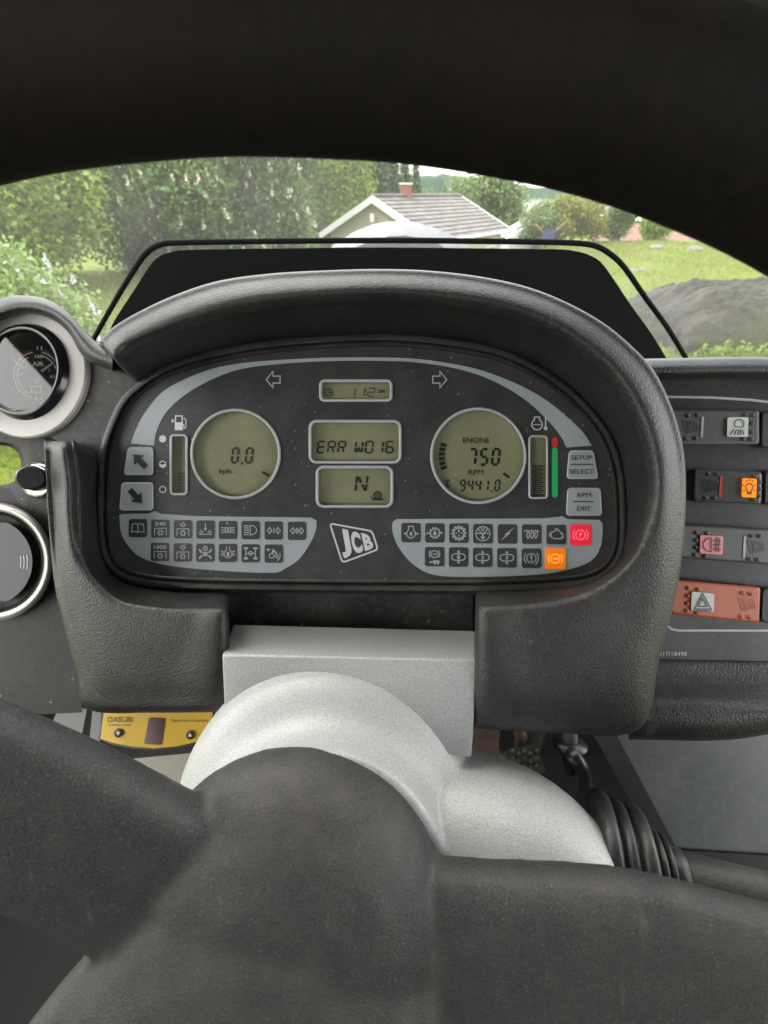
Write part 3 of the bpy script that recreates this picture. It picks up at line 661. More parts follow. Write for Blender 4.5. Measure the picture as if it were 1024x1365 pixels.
SYM = {
 'book': [('l', [(0, .45), (-.3, .6), (-.7, .5), (-.8, -.5), (-.3, -.42), (0, -.55), (.3, -.42), (.8, -.5), (.7, .5), (.3, .6)], True), ('l', [(0, .45), (0, -.5)])],
 'p540': [('t', '540', 0, .62, .48, 1.35)]+pto, 'p1000': [('t', '1000', 0, .62, .48, 1.6)]+pto,
 'ptoup': [('l', [(-.15, .35), (-.15, .55), (-.35, .55), (0, .9), (.35, .55), (.15, .55), (.15, .35)], True)]+pto,
 'ptodn': [('l', [(-.15, .9), (-.15, .65), (-.35, .65), (0, .3), (.35, .65), (.15, .65), (.15, .9)], True)]+pto,
 'wash': [('l', [(0, .85), (0, .1)]), ('p', [(-.22, .2), (.22, .2), (0, -.2)]), ('l', [(-.85, -.6), (.85, -.6)]), ('l', [(-.3, -.35), (-.65, -.05)]), ('l', [(.3, -.35), (.65, -.05)]), ('l', [(-.45, -.45), (-.85, -.3)]), ('l', [(.45, -.45), (.85, -.3)])],
 'side': [('l', [(-.08, 0), (-.12, .3), (-.35, .3), (-.35, -.3), (-.12, -.3)], True), ('l', [(.08, 0), (.12, .3), (.35, .3), (.35, -.3), (.12, -.3)], True)]+[('l', [(s*.45, y), (s*.88, y*1.35)]) for s in (-1, 1) for y in (-.25, 0, .25)],
 'beam': [('l', [(-.05, .6), (-.05, -.6), (.35, -.55), (.75, -.2), (.75, .2), (.35, .55)], True)]+[('l', [(-.85, y), (-.2, y)]) for y in (-.55, -.28, 0, .28, .55)],
 'turn1': [hollow(-.3, -1), hollow(.3, 1), ('l', [(0, .35), (0, -.35)])],
 'turn2': [hollow(-.3, -1), hollow(.3, 1), ('l', [(-.1, .35), (-.1, -.35)]), ('l', [(.1, .35), (.1, -.35)])],
 'fourw': [('r', 0, .55, .28), ('l', [(0, .4), (0, .7)]), ('r', 0, -.15, .22), ('l', [(-.8, .45), (-.45, .0)], False, 2), ('l', [(.8, .45), (.45, .0)], False, 2), ('l', [(-.8, -.75), (-.45, -.35)], False, 2), ('l', [(.8, -.75), (.45, -.35)], False, 2), ('l', [(-.6, .2), (.6, -.5)]), ('l', [(.6, .2), (-.6, -.5)])],
 'susp': [('r', 0, -.1, .5, 110, 430), ('l', [(-.2, .85), (-.2, .4)]), ('l', [(.2, .85), (.2, .4)]), ('p', [(-.16, .15), (.16, .15), (.16, -.4), (-.16, -.4)])]+[('l', [(s*.55, y), (s*.9, y+.08)]) for s in (-1, 1) for y in (-.35, -.1, .15)],
 'diff': [('l', [(-.6, .7), (-.6, -.7)]), ('l', [(.6, .7), (.6, -.7)]), ('l', [(-.6, 0), (.6, 0)]), ('r', 0, 0, .24), ('l', [(-.85, .65), (-.35, .65)], False, 2.3), ('l', [(-.85, -.65), (-.35, -.65)], False, 2.3), ('l', [(.85, .65), (.35, .65)], False, 2.3), ('l', [(.85, -.65), (.35, -.65)], False, 2.3)],
 'trac': [('r', -.25, -.25, .3), ('r', .4, -.35, .18), ('l', [(-.2, .05), (-.05, .45), (.3, .1), (.4, -.1)], False, 1.8), ('l', [(-.85, .5), (-.4, .5)]), ('l', [(-.65, .68), (-.85, .5), (-.65, .32)]), ('r', 0, -.2, .82, -60, 20)],
 'oil': [('r', 0, -.12, .52, -235, 55), ('l', [(-.3, .3), (-.3, .75), (.3, .75), (.3, .3)]), ('p', [(0, .2), (.18, -.15), (0, -.42), (-.18, -.15)]), ('l', [(-.88, -.12), (-.55, -.12)]), ('l', [(.55, -.12), (.88, -.12)]), ('p', [(-.72, .06), (-.5, -.12), (-.72, -.3)]), ('p', [(.7, .06), (.92, -.12), (.7, -.3)])],
 'geardrop': [gear(.48, .64, 10), drop, ('p', [(-.92, .16), (-.68, 0), (-.92, -.16)]), ('p', [(.72, .16), (.95, 0), (.72, -.16)])],
 'gearwarn': [gear(.66, .86, 12), ('r', 0, 0, .6), ('l', [(0, .42), (0, .1)], False, 1.6), ('d', 0, -.28, .1), ('l', [(-.42, 0), (-.2, 0)]), ('l', [(.2, 0), (.42, 0)])],
 'filter': [('r', 0, 0, .85), ('l', [(-.6, .6), (0, -.15), (.6, .6)]), ('l', [(-.3, .8), (0, .3), (.3, .8)]), ('l', [(-.8, .05), (.8, .05)]), ('l', [(0, .0), (0, -.6)], False, 1.5), ('l', [(-.25, -.35), (0, -.65), (.25, -.35)])],
 'bolt': [('p', [(.9, .85), (-.35, -.05), (.0, -.08)]), ('p', [(-.85, -.85), (.4, .12), (.05, .15)]), ('p', [(-.35, -.05), (.0, -.08), (.4, .12), (.05, .15)])],
 'glow': [('l', [(-.92, .3), (-.75, .42), (-.5, .45), (-.3, .25), (-.25, -.15), (-.38, -.45), (-.5, -.45), (-.6, -.15), (-.5, .2), (-.25, .45), (0, .45), (.22, .2), (.25, -.15), (.12, -.45), (-.02, -.45), (-.12, -.15), (0, .22), (.25, .45)]), ('l', [(.25, .45), (.5, .45), (.68, .2), (.68, -.15), (.56, -.45), (.44, -.45), (.36, -.15), (.45, .2), (.7, .42), (.92, .3)])],
 'engine': [('l', [(-.6, .3), (-.3, .3), (-.2, .48), (.35, .48), (.5, .25), (.6, .25), (.6, .05), (.8, .1), (.8, -.4), (.6, -.35), (.6, -.5), (-.25, -.5), (-.5, -.3), (-.6, -.3)], True), ('l', [(-.8, .25), (-.8, -.25)]), ('l', [(-.8, 0), (-.6, 0)]), ('l', [(-.15, .66), (.3, .66)])],
 'park': [('r', 0, 0, .52), ('t', 'P', .02, 0, .5), ('r', 0, 0, .82, 140, 220), ('r', 0, 0, .82, -40, 40)],
 'trailer': [('r', 0, .3, .42), ('t', 'ABS', 0, .3, .22, .5), ('r', 0, .3, .62, 140, 220), ('r', 0, .3, .62, -40, 40), ('p', [(-.2, -.45), (.6, -.45), (.6, -.7), (-.2, -.7)]), ('l', [(-.6, -.65), (-.2, -.65)], False, 1.5), ('d', .05, -.8, .14), ('d', .42, -.8, .14)],
 'warn': [('r', 0, 0, .55), ('l', [(0, .38), (0, -.12)], False, 1.8), ('d', 0, -.32, .1), ('r', 0, 0, .85, 135, 225), ('r', 0, 0, .85, -45, 45)],
 'abs': [('r', 0, 0, .5), ('t', 'ABS', 0, 0, .26, .62), ('r', 0, 0, .78, 140, 220), ('r', 0, 0, .78, -40, 40)],
}
for n_ in '123':
    SYM['aux'+n_] = [('l', [(-.5, .38), (.5, .38), (.78, .2), (.78, -.2), (.5, -.38), (-.5, -.38), (-.78, -.2), (-.78, .2)], True), ('t', n_, 0, 0, .46, .30), ('l', [(0, .42), (0, .7)]), ('p', [(-.2, .55), (.2, .55), (0, .85)]), ('l', [(0, -.42), (0, -.7)]), ('p', [(-.2, -.55), (.2, -.55), (0, -.85)])]
TT = [('book', 184, 704), ('p540', 214, 704.8), ('ptoup', 244, 705.5), ('wash', 274, 706), ('side', 304, 706.5), ('beam', 334.2, 706.7), ('turn1', 365, 707.2), ('turn2', 396, 707.6),
      ('p1000', 213.5, 735.7), ('ptodn', 243.8, 736.4), ('fourw', 273.8, 736.8), ('susp', 304, 737.1), ('diff', 334.2, 737.6), ('trac', 365, 738),
      ('oil', 548, 710), ('geardrop', 579.8, 710.4), ('gearwarn', 611.8, 710.7), ('filter', 643.8, 711.4), ('bolt', 676.5, 711.8), ('glow', 708.8, 712.1), ('engine', 741.5, 712.5), ('park', 774, 713),
      ('trailer', 579.4, 742), ('aux1', 611.4, 742.5), ('aux2', 643.4, 743), ('aux3', 675.8, 743.5), ('warn', 708.5, 744), ('abs', 740.5, 744.8)]
for nm, x, y in TT:
    h = (12.2 if x < 450 else 13.0)*(1.08 if nm in ('park', 'abs') else 1)
    bmt, smt = ('red_lit', 'red_lit_sym') if nm == 'park' else (('amber_lit', 'amber_sym') if nm == 'abs' else ('tile', 'sym'))
    t = mesh('telltale', *slab([P(a, b, DC-.0005) for a, b in rrect(x-h, y-h, x+h, y+h, h*.25, 4)], [P(a, b, DC+.0003) for a, b in rrect(x-h, y-h, x+h, y+h, h*.25, 4)]), M[bmt], clu, smooth=False)
    if nm == 'park': t['label'] = 'lit red parking brake lamp'
    if nm == 'abs': t['label'] = 'lit amber ABS lamp'
    Ink(lambda a, b: P(a, b, DC-.0007)).sym(x, y, h*.86, SYM[nm], 1.15 if x < 450 else 1.3).build('symbol', M[smt], t)

# ================================================================== air gauge, vent, push knob
def disc_rings(cx, cy, prof, n=64):
    rows = [[P(x, y, d) for x, y in circ(cx, cy, r, n)] for r, d in prof]
    v = [p for r in rows for p in r]; f = grid_faces(len(rows), n, True); return v, f
ag = thing('air_gauge', P(38, 575, .21), 'round black AIR pressure gauge with white needles in a silver ring', 'gauge')
gn = CF*-1+CR*SX; gn = Vector(gn).normalized(); gc = P(38, 497, .2068); gk = (P(39, 497, .2068)-gc).length
def gl_(prof, n=64): return lathe(gc, gn, [(r*gk, h) for r, h in prof], n)
v, f = gl_([(50, -.006), (50, .0012), (52, .0015), (76.5, .0015), (78.3, .0006), (78.5, -.008)]); mesh('ring_plate', v, f[:-2], M['ring'], ag, sharp=.6)
v, f = gl_([(46.2, .0018), (46.8, .0044), (49, .0052), (52.5, .0050), (54.5, .0040), (56.5, .0020), (57.3, .0016)]); mesh('bezel', v, f[:-2], M['black_gloss'], ag)
v, f = gl_([(47, .0022)]); dial = mesh('dial', v[:64], [tuple(range(64))], M['black'], ag, smooth=False)
def GA(x, y, h=.0025):
    d = (CF+CR*((x-512)/FPX)+CU*((682.5-y)/FPX)); return CAMP+d*((gc+gn*h-CAMP).dot(gn)/d.dot(gn))
ik = Ink(GA); ik.text('AIR', 50.8, 485, 6, 16, .03).text('11', 52.7, 464, 4.8, 7, .03).text('160', 51.8, 475, 4.8, 10.5, .03).text('3', 65.6, 493, 4.6).text('80', 70.5, 502, 3.8, 7.2).text('3', 34, 490, 4.6).text('80', 26, 499, 3.8, 7.2)
ik.text('7', 17, 518, 3.8).text('0', 48, 531, 4.6).text('0', 55, 531, 4).poly([(76.5, 501), (79, 502), (76.5, 503)])
ik.ring(49.5, 500, 31, 1.3, 100, 255).ring(49.5, 500, 26.5, 1.3, 115, 245).ring(49.5, 500, 31, 1.3, -5, 78).ring(49.5, 500, 26.5, 1.3, 20, 76).line([(42, 515), (55, 515), (55, 523), (42, 523)], 1, True).ring(49, 508.5, 2.6, .8)
ik.build('dial_print', mat('dial_print', (.85, .85, .85), .5), dial)
Ink(GA).ring(49.5, 500, 33.2, 3.4, 103, 124).ring(49.5, 500, 33.2, 3.4, 56, 80).build('red_sector', mat('sector_red', (.30, .03, .045), .5), dial)
for (a, b) in (((55.9, 495), (75.5, 480.6)), ((32.4, 491.4), (15.9, 476))):
    mesh('needle', *tube([GA(*a, .0033), GA(*b, .0033)], [.0008, .0005], 6), M['white'], ag)
gm = bpy.data.materials.new('gauge_glass'); gm.use_nodes = True
t = gm.node_tree; N = t.nodes; [N.remove(n) for n in list(N)]
o_ = N.new('ShaderNodeOutputMaterial'); tr = N.new('ShaderNodeBsdfTransparent'); gl = N.new('ShaderNodeBsdfGlossy'); gl.inputs['Roughness'].default_value = .03
mx = N.new('ShaderNodeMixShader'); fz = N.new('ShaderNodeFresnel'); fz.inputs[0].default_value = 1.55
t.links.new(fz.outputs[0], mx.inputs[0]); t.links.new(tr.outputs[0], mx.inputs[1]); t.links.new(gl.outputs[0], mx.inputs[2]); t.links.new(mx.outputs[0], o_.inputs[0])
v, f = gl_([(47, .0044)]); v = v[:64]
if (v[1]-v[0]).cross(v[2]-v[1]).dot(gn) < 0: v = v[::-1]
mesh('cover_glass', v, [tuple(range(64))], gm, ag, smooth=False, recalc=False)

ve = thing('air_vent', P(-9, 830, .212), 'round black swivel air vent in a silver ring on the side pod', 'air vent')
mesh('ring', *disc_rings(-9, 749, [(67, .209), (68, .2030), (70.5, .2012), (75, .2012), (79.5, .2050), (80.5, .2115)]), M['satin'], ve)
mesh('socket', *disc_rings(-9, 749, [(67.5, .2035), (60, .212), (52, .218), (2, .218)]), M['black'], ve)
lp = []
for k in range(72):
    a = 2*PI*k/72; x, y = 56*math.cos(a), 56*math.sin(a); lp.append((-14+x, 749+max(-51, min(51, y))))
fl = mesh('flap', *slab([P(x, y, .2045) for x, y in lp], [P(x, y, .2105) for x, y in lp]), mat('vent_flap', (.014, .0145, .0155), .5, grain=.3, gscale=1500), ve, smooth=False, bevel=.0006)
for k in range(3): Ink(lambda x, y: P(x, y, .2043)).ring(-14, 749, 42+k*4.3, 1.2, -11, 11).build('grip_mark', M['line'], fl)
kn = thing('push_knob', P(50, 662, .208), 'black push knob in a chrome collar above the round vent', 'knob')
mesh('collar', *disc_rings(51, 640, [(12, .2045), (13, .2035), (20, .2035), (24, .2055), (25, .2085)]), M['chrome'], kn)
kc = Wp(51, 640, P(51, 640, .208).dot(CF)-CAMP.dot(CF)); ka = (Wp(42, 637, .199)-kc)
mesh('button', *lathe(kc, ka, [(.0064, 0), (.0064, ka.length*1.0), (.0060, ka.length*1.08), (.0052, ka.length*1.12), (0, ka.length*1.12)], 32), M['black'], kn, sharp=.8)

# ================================================================== rocker switches
def switch(q, body, label, press=0):
    """q: four pixel corners TL TR BR BL; press: which end is in"""
    c = P(sum(p[0] for p in q)/4, max(p[1] for p in q), PD)
    o = thing('rocker_switch', c, label, 'switch', 'rocker switches on the right hand panel')
    x0 = min(p[0] for p in q); x1 = max(p[0] for p in q)
    def dep(x): t = (x-x0)/(x1-x0); return (PD-.0062)+(.0022*(t if press > 0 else 1-t))
    lp = [p for i in range(4) for p in [None]][:0]
    lo = rquad(q, 6, 4); fine = []
    for i in range(len(lo)):
        a, b = lo[i], lo[(i+1) % len(lo)]; m = max(1, int(math.hypot(b[0]-a[0], b[1]-a[1])/12))
        fine += [mixp(a, b, k/m) for k in range(m)]
    rows = [[P(x, y, PD+.0005) for x, y in fine], [P(x, y, dep(x)+.0012) for x, y in fine], [P(x, y, dep(x)+.0003) for x, y in offset_loop(fine, -1.2)], [P(x, y, dep(x)) for x, y in offset_loop(fine, -3)]]
    n = len(fine); v = [p for r in rows for p in r]; f = grid_faces(4, n, True)
    # top surface as strips so it follows the rocker curve
    top = offset_loop(fine, -3); f.append(tuple(range(3*n, 4*n)))
    mesh('rocker', v, f, M[body], o, sharp=.22)
    return o, (lambda e: (lambda x, y: P(x, y, dep(x)-e)))
def extras(o, S_, lens=None, lm=None, sym=None, line=None, linem='line', dots=(), logo=None, body='switch', emb='emboss', lg=(16, 13)):
    if lens:
        lo = rquad(lens, 2.5, 3)
        l = mesh('lens', *slab([S_(.0010)(*p) for p in lo], [S_(-.0008)(*p) for p in lo]), M[lm], o, smooth=False)
        cx = sum(p[0] for p in lens)/4; cy = sum(p[1] for p in lens)/4; h = (lens[2][1]-lens[0][1])/2
        Ink(S_(.0013)).sym(cx, cy, h, sym, 1.5).build('symbol', M['ink'], l)
    if line: Ink(S_(.0003)).line(line, 3).build('marker_line', M[linem], o)
    for x, y in dots:
        a = (S_(.0008)(x, y)-S_(0)(x, y)); b0 = S_(0)(x, y)
        mesh('grip_dot', *lathe(b0-a*.5, a, [(.0011, 0), (.0010, a.length*.9), (.0006, a.length*1.4), (0, a.length*1.5)], 10), M[body], o)
    if logo:
        x, y = logo; w_, h_ = lg
        q = [(x-w_*.55, y-h_*.55), (x+w_*.42, y-h_*.35), (x+w_*.55, y+h_*.28), (x-w_*.3, y+h_*.6)]
        ik = Ink(S_(.0003)); ik.line(q, 1.3, True)
        q2 = [mixp(p, (x, y), .22) for p in q]
        for ch, a, b_ in (('J', 0, .3), ('C', .36, .66), ('B', .72, 1)): ik.text(ch, 0, 0, 1, None, 0, quad=sub(q2, a, b_))
        ik.build('embossed_logo', M[emb], o)
work = [('l', [(-.35, .35), (-.15, .7), (.3, .78), (.62, .55), (.62, .15), (.4, -.02)]), ('l', [(-.35, .35), (-.3, .05), (.45, -.02)]), ('l', [(-.38, -.2), (-.8, -.8)]), ('l', [(-.1, -.22), (-.35, -.8)]), ('l', [(.12, -.25), (.0, -.8)]), ('l', [(.32, -.25), (.3, -.8)]), ('l', [(.5, -.28), (.6, -.8)])]
bulb = [('r', 0, .08, .36, -60, 240), ('l', [(-.18, -.25), (-.18, -.6), (.18, -.6), (.18, -.25)]), ('l', [(-.18, -.45), (.18, -.45)])]+[('l', [(.52*math.cos(a), .08+.6*math.sin(a)), (.7*math.cos(a), .08+.82*math.sin(a))]) for a in [math.radians(q) for q in (-30, 15, 60, 90, 120, 165, 210)]]
fog = [('l', [(-.05, .7), (-.05, -.7), (-.5, -.62), (-.85, -.2), (-.85, .2), (-.5, .62)], True)]+[('l', [(.1, y), (.95, y)]) for y in (.45, 0, -.45)]+[('l', [(.45, .75), (.55, .3), (.4, -.1), (.5, -.75)]), ('l', [(.72, .75), (.82, .3), (.67, -.1), (.77, -.75)])]
haz = [('l', [(0, .8), (.82, -.7), (-.82, -.7)], True), ('l', [(0, .35), (.42, -.44), (-.42, -.44)], True), ('l', [(-.85, -.88), (.85, -.88)])]
Z = lambda zx, zy: (780+zx/4.197, 440+zy/4.197)
Y8 = lambda zx, zy: (824+zx/3.1, 460+zy/3.1)
o, S_ = switch([(894, 546), (1012.5, 546), (1013, 592.5), (894, 593)], 'switch', 'dark rocker switch with white work light symbol lens, topmost of the switches', 1)
extras(o, S_, [Z(797, 488), Z(914, 488), Z(912, 598), Z(794, 596)], 'lens_white', work, [Z(660, 485), Z(652, 600)], 'band', [Z(573, 478), Z(627, 476), Z(563, 607), Z(616, 605), Z(893, 473), Z(935, 476), Z(931, 522), Z(928, 568), Z(926, 610), Z(882, 610)], Z(592, 540), lg=(19, 15))
o, S_ = switch([Z(610, 775), Z(990, 793), Z(986, 974), Z(603, 960)], 'switch', 'dark rocker switch with lit amber bulb lens and red marker line', -1)
extras(o, S_, [Z(880, 828), Z(962, 832), Z(958, 938), Z(876, 934)], 'lens_amber', bulb, [Z(765, 815), Z(755, 935)], 'red_bar', [Z(687, 804), Z(737, 807), Z(673, 937), Z(722, 939), Z(950, 818), Z(940, 947), Z(974, 850), Z(972, 890), Z(970, 925)], Z(697, 870), lg=(20, 15))
o, S_ = switch([Y8(255, 740), Y8(632, 762), Y8(632, 908), Y8(248, 878)], 'switch', 'dark rocker switch with pink rear fog lamp lens, above the orange switch', 1)
extras(o, S_, [Y8(340, 785), Y8(435, 790), Y8(433, 866), Y8(338, 861)], 'lens_pink', fog, [Y8(525, 790), Y8(520, 880)], 'band', [Y8(322, 775), Y8(320, 806), Y8(318, 836), Y8(315, 866), Y8(365, 778), Y8(357, 872), Y8(549, 788), Y8(582, 789), Y8(541, 884), Y8(574, 886)], Y8(571, 832), lg=(20, 15))
o, S_ = switch([Y8(228, 968), Y8(590, 1000), Y8(585, 1149), Y8(215, 1110)], 'switch_orange', 'orange rocker switch with white hazard triangle lens', 1)
extras(o, S_, [Y8(305, 1019), Y8(398, 1027), Y8(396, 1104), Y8(302, 1097)], 'lens_white', haz, None, 'band', [Y8(287, 1004), Y8(285, 1036), Y8(283, 1068), Y8(280, 1098), Y8(328, 1010), Y8(322, 1105), Y8(512, 1025), Y8(546, 1028), Y8(506, 1122), Y8(541, 1125)], Y8(535, 1072), 'switch_orange', 'emboss_orange', lg=(20, 15))
for q, lb in (([(1016, 548), (1120, 551), (1120, 600), (1015, 597)], 'plain dark rocker switch beside the work light switch'), ([(1020, 626), (1120, 630), (1120, 678), (1019, 673)], 'plain dark rocker switch beside the amber bulb switch'),
              ([(1033, 706), (1120, 710), (1120, 758), (1033, 754)], 'plain dark rocker switch beside the pink lens switch'), ([(1017, 784), (1120, 790), (1120, 838), (1015, 830)], 'plain dark rocker switch beside the orange hazard switch')):
    switch(q, 'switch', lb, -1)

# ================================================================== screen shield behind the dashboard hood
YS = .40
def on_plane(px, py, y=YS):
    d = CF+CR*((px-512)/FPX)+CU*((682.5-py)/FPX); return CAMP+d*(y/d.y)
sh = thing('screen_shield', on_plane(520, 480), 'flat black shield with black edge strip standing behind the dashboard hood', 'shield')
edge = [(118, 465), (140, 425), (165, 382), (186, 349), (198, 335), (214, 326), (240, 323.5), (370, 321.5), (520, 320.5), (640, 321.5), (740, 323), (778, 325), (797, 329), (814, 339), (832, 356), (860, 396), (890, 437), (915, 478)]
el = [on_plane(*p[:2]) for p in cat(edge, 4)]
mesh('edge_strip', *tube(el, .0021, 8), M['black_matt'], sh)
pan = [(140, 462), (150, 432), (180, 385), (200, 354), (212, 342), (230, 335.5), (260, 333), (400, 331), (520, 330), (640, 331.5), (740, 332.5), (768, 335), (788, 341), (806, 355), (840, 405), (870, 447), (896, 490)]
pl = cat(pan, 4)+[np.array((896, 560)), np.array((140, 560))]
mesh('panel', *slab([on_plane(*p) for p in pl], [on_plane(*p)+Vector((0, .004, 0)) for p in pl]), M['black_matt'], sh, smooth=False)
go = [on_plane(*p, YS+.002) for p in cat(edge, 4)]+[on_plane(915, 560, YS+.002), on_plane(118, 560, YS+.002)]
mesh('clear_pane', *slab(go, [p+Vector((0, .001, 0)) for p in go]), M['glass'], sh, smooth=False)
for px in (250, 760): mesh('leg', *box(on_plane(px, 600)+Vector((0, .01, -.16)), (.03, .012, .50)), M['black_matt'], sh, smooth=False)

# ================================================================== steering column, wheel and stalk
def remesh(name, parts, vox, m, parent, smooth_it=6):
    mb = MB()
    for v, f in parts: mb.add(v, f)
    me = bpy.data.meshes.new('tmp'); me.from_pydata(mb.v, [], mb.f)
    b = bmesh.new(); b.from_mesh(me); bmesh.ops.recalc_face_normals(b, faces=b.faces); b.to_mesh(me); b.free()
    o = bpy.data.objects.new('tmp', me); COL.objects.link(o)
    md = o.modifiers.new('r', 'REMESH'); md.mode = 'VOXEL'; md.voxel_size = vox
    if smooth_it: sm = o.modifiers.new('s', 'SMOOTH'); sm.iterations = smooth_it; sm.factor = .5
    dg = bpy.context.evaluated_depsgraph_get(); dg.update()
    m2 = bpy.data.meshes.new_from_object(o.evaluated_get(dg)); bpy.data.objects.remove(o)
    v = np.empty(len(m2.vertices)*3, np.float32); m2.vertices.foreach_get('co', v)
    f = np.empty(len(m2.loops), np.int32); m2.loops.foreach_get('vertex_index', f)
    return mesh_np(name, v.reshape(-1, 3), f.reshape(-1, 4), m, parent)
AX, AY = -.026, -.140
def ax_lathe(prof, n=64):
    v = []
    for r, d in prof:
        for k in range(n): t = 2*PI*k/n; v.append(XY(AX+r*math.cos(t), AY+r*math.sin(t), d))
    f = grid_faces(len(prof), n, True)
    if prof[0][0] > 1e-6: f.append(tuple(range(n)))
    if prof[-1][0] > 1e-6: f.append(tuple(range(len(v)-n, len(v)))[::-1])
    return v, f
col = thing('steering_column', XY(AX, AY, .45), 'silver speckled steering column shroud with square collar under the cluster', 'steering column')
tA, tB = XY(.0, -.146, .188), XY(.0945, -.1530, .1560)
pod = []
for i in range(13):
    t = i/12; p = tA.lerp(tB, t); r = .037 if t < .45 else .037*math.sqrt(max(.16, 1-((t-.45)/.58)**2))+.0
    pod.append((p, r))
remesh('shroud', [ax_lathe([(.070, .26), (.070, .186), (.0692, .178), (.0668, .1722), (.0632, .1682), (.0592, .1648), (.0555, .1615), (.0528, .1575), (.0510, .1525), (.050, .146), (1e-7, .146)]),
                  tube([p for p, r in pod], [r for p, r in pod], 40)], .0011, M['silver'], col, 18)
fr = [(296, 873), (637, 880), (628, 1010), (300, 960)]; bk = [(311, 832), (633, 840.5), (630, 990), (312, 940)]
v = [P(*p, .1725) for p in fr]+[P(*p, .207) for p in bk]
mesh('collar_block', v, [(0, 1, 2, 3), (7, 6, 5, 4), (0, 4, 5, 1), (1, 5, 6, 2), (2, 6, 7, 3), (3, 7, 4, 0)], M['silver'], col, bevel=.0011, sharp=.5)
mesh('column_shaft', *tube([XY(AX, AY, .148), XY(AX, AY, .36), Vector((AX, .33, FLOOR_Z+.02))], .022, 14), M['black'], col)
mesh('lower_cover', *lathe(XY(AX, AY, .26), CF, [(.066, 0), (.06, .06), (.05, .12), (0, .12)], 32), M['black'], col)

sw = thing('steering_wheel', XY(AX, AY, .152), 'dusty black moulded steering wheel with thick dark rim and broad hub', 'steering wheel')
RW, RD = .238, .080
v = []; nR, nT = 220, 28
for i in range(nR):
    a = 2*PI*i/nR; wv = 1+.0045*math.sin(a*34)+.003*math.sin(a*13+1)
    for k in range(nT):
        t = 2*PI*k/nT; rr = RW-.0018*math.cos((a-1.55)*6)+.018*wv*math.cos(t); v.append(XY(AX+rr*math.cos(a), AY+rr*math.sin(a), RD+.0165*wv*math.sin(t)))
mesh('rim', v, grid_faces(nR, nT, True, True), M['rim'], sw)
def spoke(pts, n=20):
    """pts: (X, Y, d, half width, half thickness): superellipse section"""
    C_ = cat([np.array(p) for p in pts], 8); v = []
    for i, p in enumerate(C_):
        a, b = C_[max(0, i-1)], C_[min(len(C_)-1, i+1)]
        tx, ty = b[0]-a[0], b[1]-a[1]; L_ = math.hypot(tx, ty); nx, ny = -ty/L_, tx/L_
        for k in range(n):
            q = 2*PI*k/n; c, s_ = math.cos(q), math.sin(q)
            cu = math.copysign(abs(c)**.55, c)*p[3]; su = math.copysign(abs(s_)**.55, s_)*p[4]
            v.append(XY(p[0]+nx*cu, p[1]+ny*cu, p[2]+su))
    f = grid_faces(len(C_), n, True); f += [tuple(range(n)), tuple(range(len(v)-n, len(v)))[::-1]]
    return v, f
hub = ([XY(-.0335+r*math.cos(2*PI*k/64), -.1445+r*math.sin(2*PI*k/64), d) for r, d in ((1e-5, .118), (.022, .1188), (.038, .122), (.048, .1275), (.054, .1350), (.056, .142), (.0555, .150), (1e-5, .150)) for k in range(64)], grid_faces(8, 64, True))
spL = spoke([(-.040, -.150, .142, .040, .010), (-.070, -.130, .135, .031, .010), (-.108, -.0935, .120, .0275, .010), (-.150, -.059, .104, .025, .0105), (-.226, -.006, .082, .024, .012)])
spX = spoke([(-.03, -.165, .138, .055, .014), (-.066, -.178, .136, .045, .012), (-.100, -.200, .132, .034, .010), (-.13, -.225, .126, .02, .008)])
hub2 = ([XY(-.045+.066*math.cos(2*PI*k/48)*r, -.184+.066*math.sin(2*PI*k/48)*r, d) for r, d in ((.001, .1135), (.35, .1140), (.65, .1168), (.85, .1215), (.97, .129), (1, .138), (.98, .150), (.001, .150)) for k in range(48)], grid_faces(8, 48, True))
spR = spoke([(-.01, -.165, .142, .040, .010), (.035, -.158, .137, .0345, .010), (.080, -.149, .124, .034, .010), (.13, -.143, .105, .030, .0105), (.208, -.134, .082, .026, .012)])
spD = spoke([(-.026, -.15, .142, .045, .010), (-.045, -.21, .130, .032, .010), (-.065, -.28, .108, .027, .010), (-.085, -.368, .082, .025, .012)])
remesh('hub', [hub, hub2, spL, spR, spD, spX], .0014, M['wheel'], sw, 22)

lev = thing('control_stalk', tB+Vector((0, 0, -.03)), 'dusty grey control stalk with ribbed rubber boot at the column side', 'stalk')
D0 = XY(.0945, -.1495, .1690); D1 = XY(.166, -.1505, .1480); ax = (D1-D0).normalized()
prof = [(.014, -.006)]
for h, r, w_ in ((-.003, .0250, .0034), (.0048, .0225, .0026), (.0108, .0220, .0030), (.0186, .0145, .0016), (.0224, .0130, .0013)):
    for k in range(9):
        a = PI*k/8; prof.append((r-.0040*(1-math.sin(a)**.6), h+w_*(-math.cos(a))+w_))
prof += [(.0092, .0258), (.0092, .030)]
mesh('boot', *lathe(D0, ax, prof, 48), M['rubber'], lev)
mesh('lever', *tube([D0+ax*.022, D0+ax*.05, D0+ax*.09, D0+ax*.15], [.0088, .0080, .0078, .008], 20), mat('lever_plastic', (.055, .052, .049), .55, grain=.5, gscale=900, dust=.2), lev)

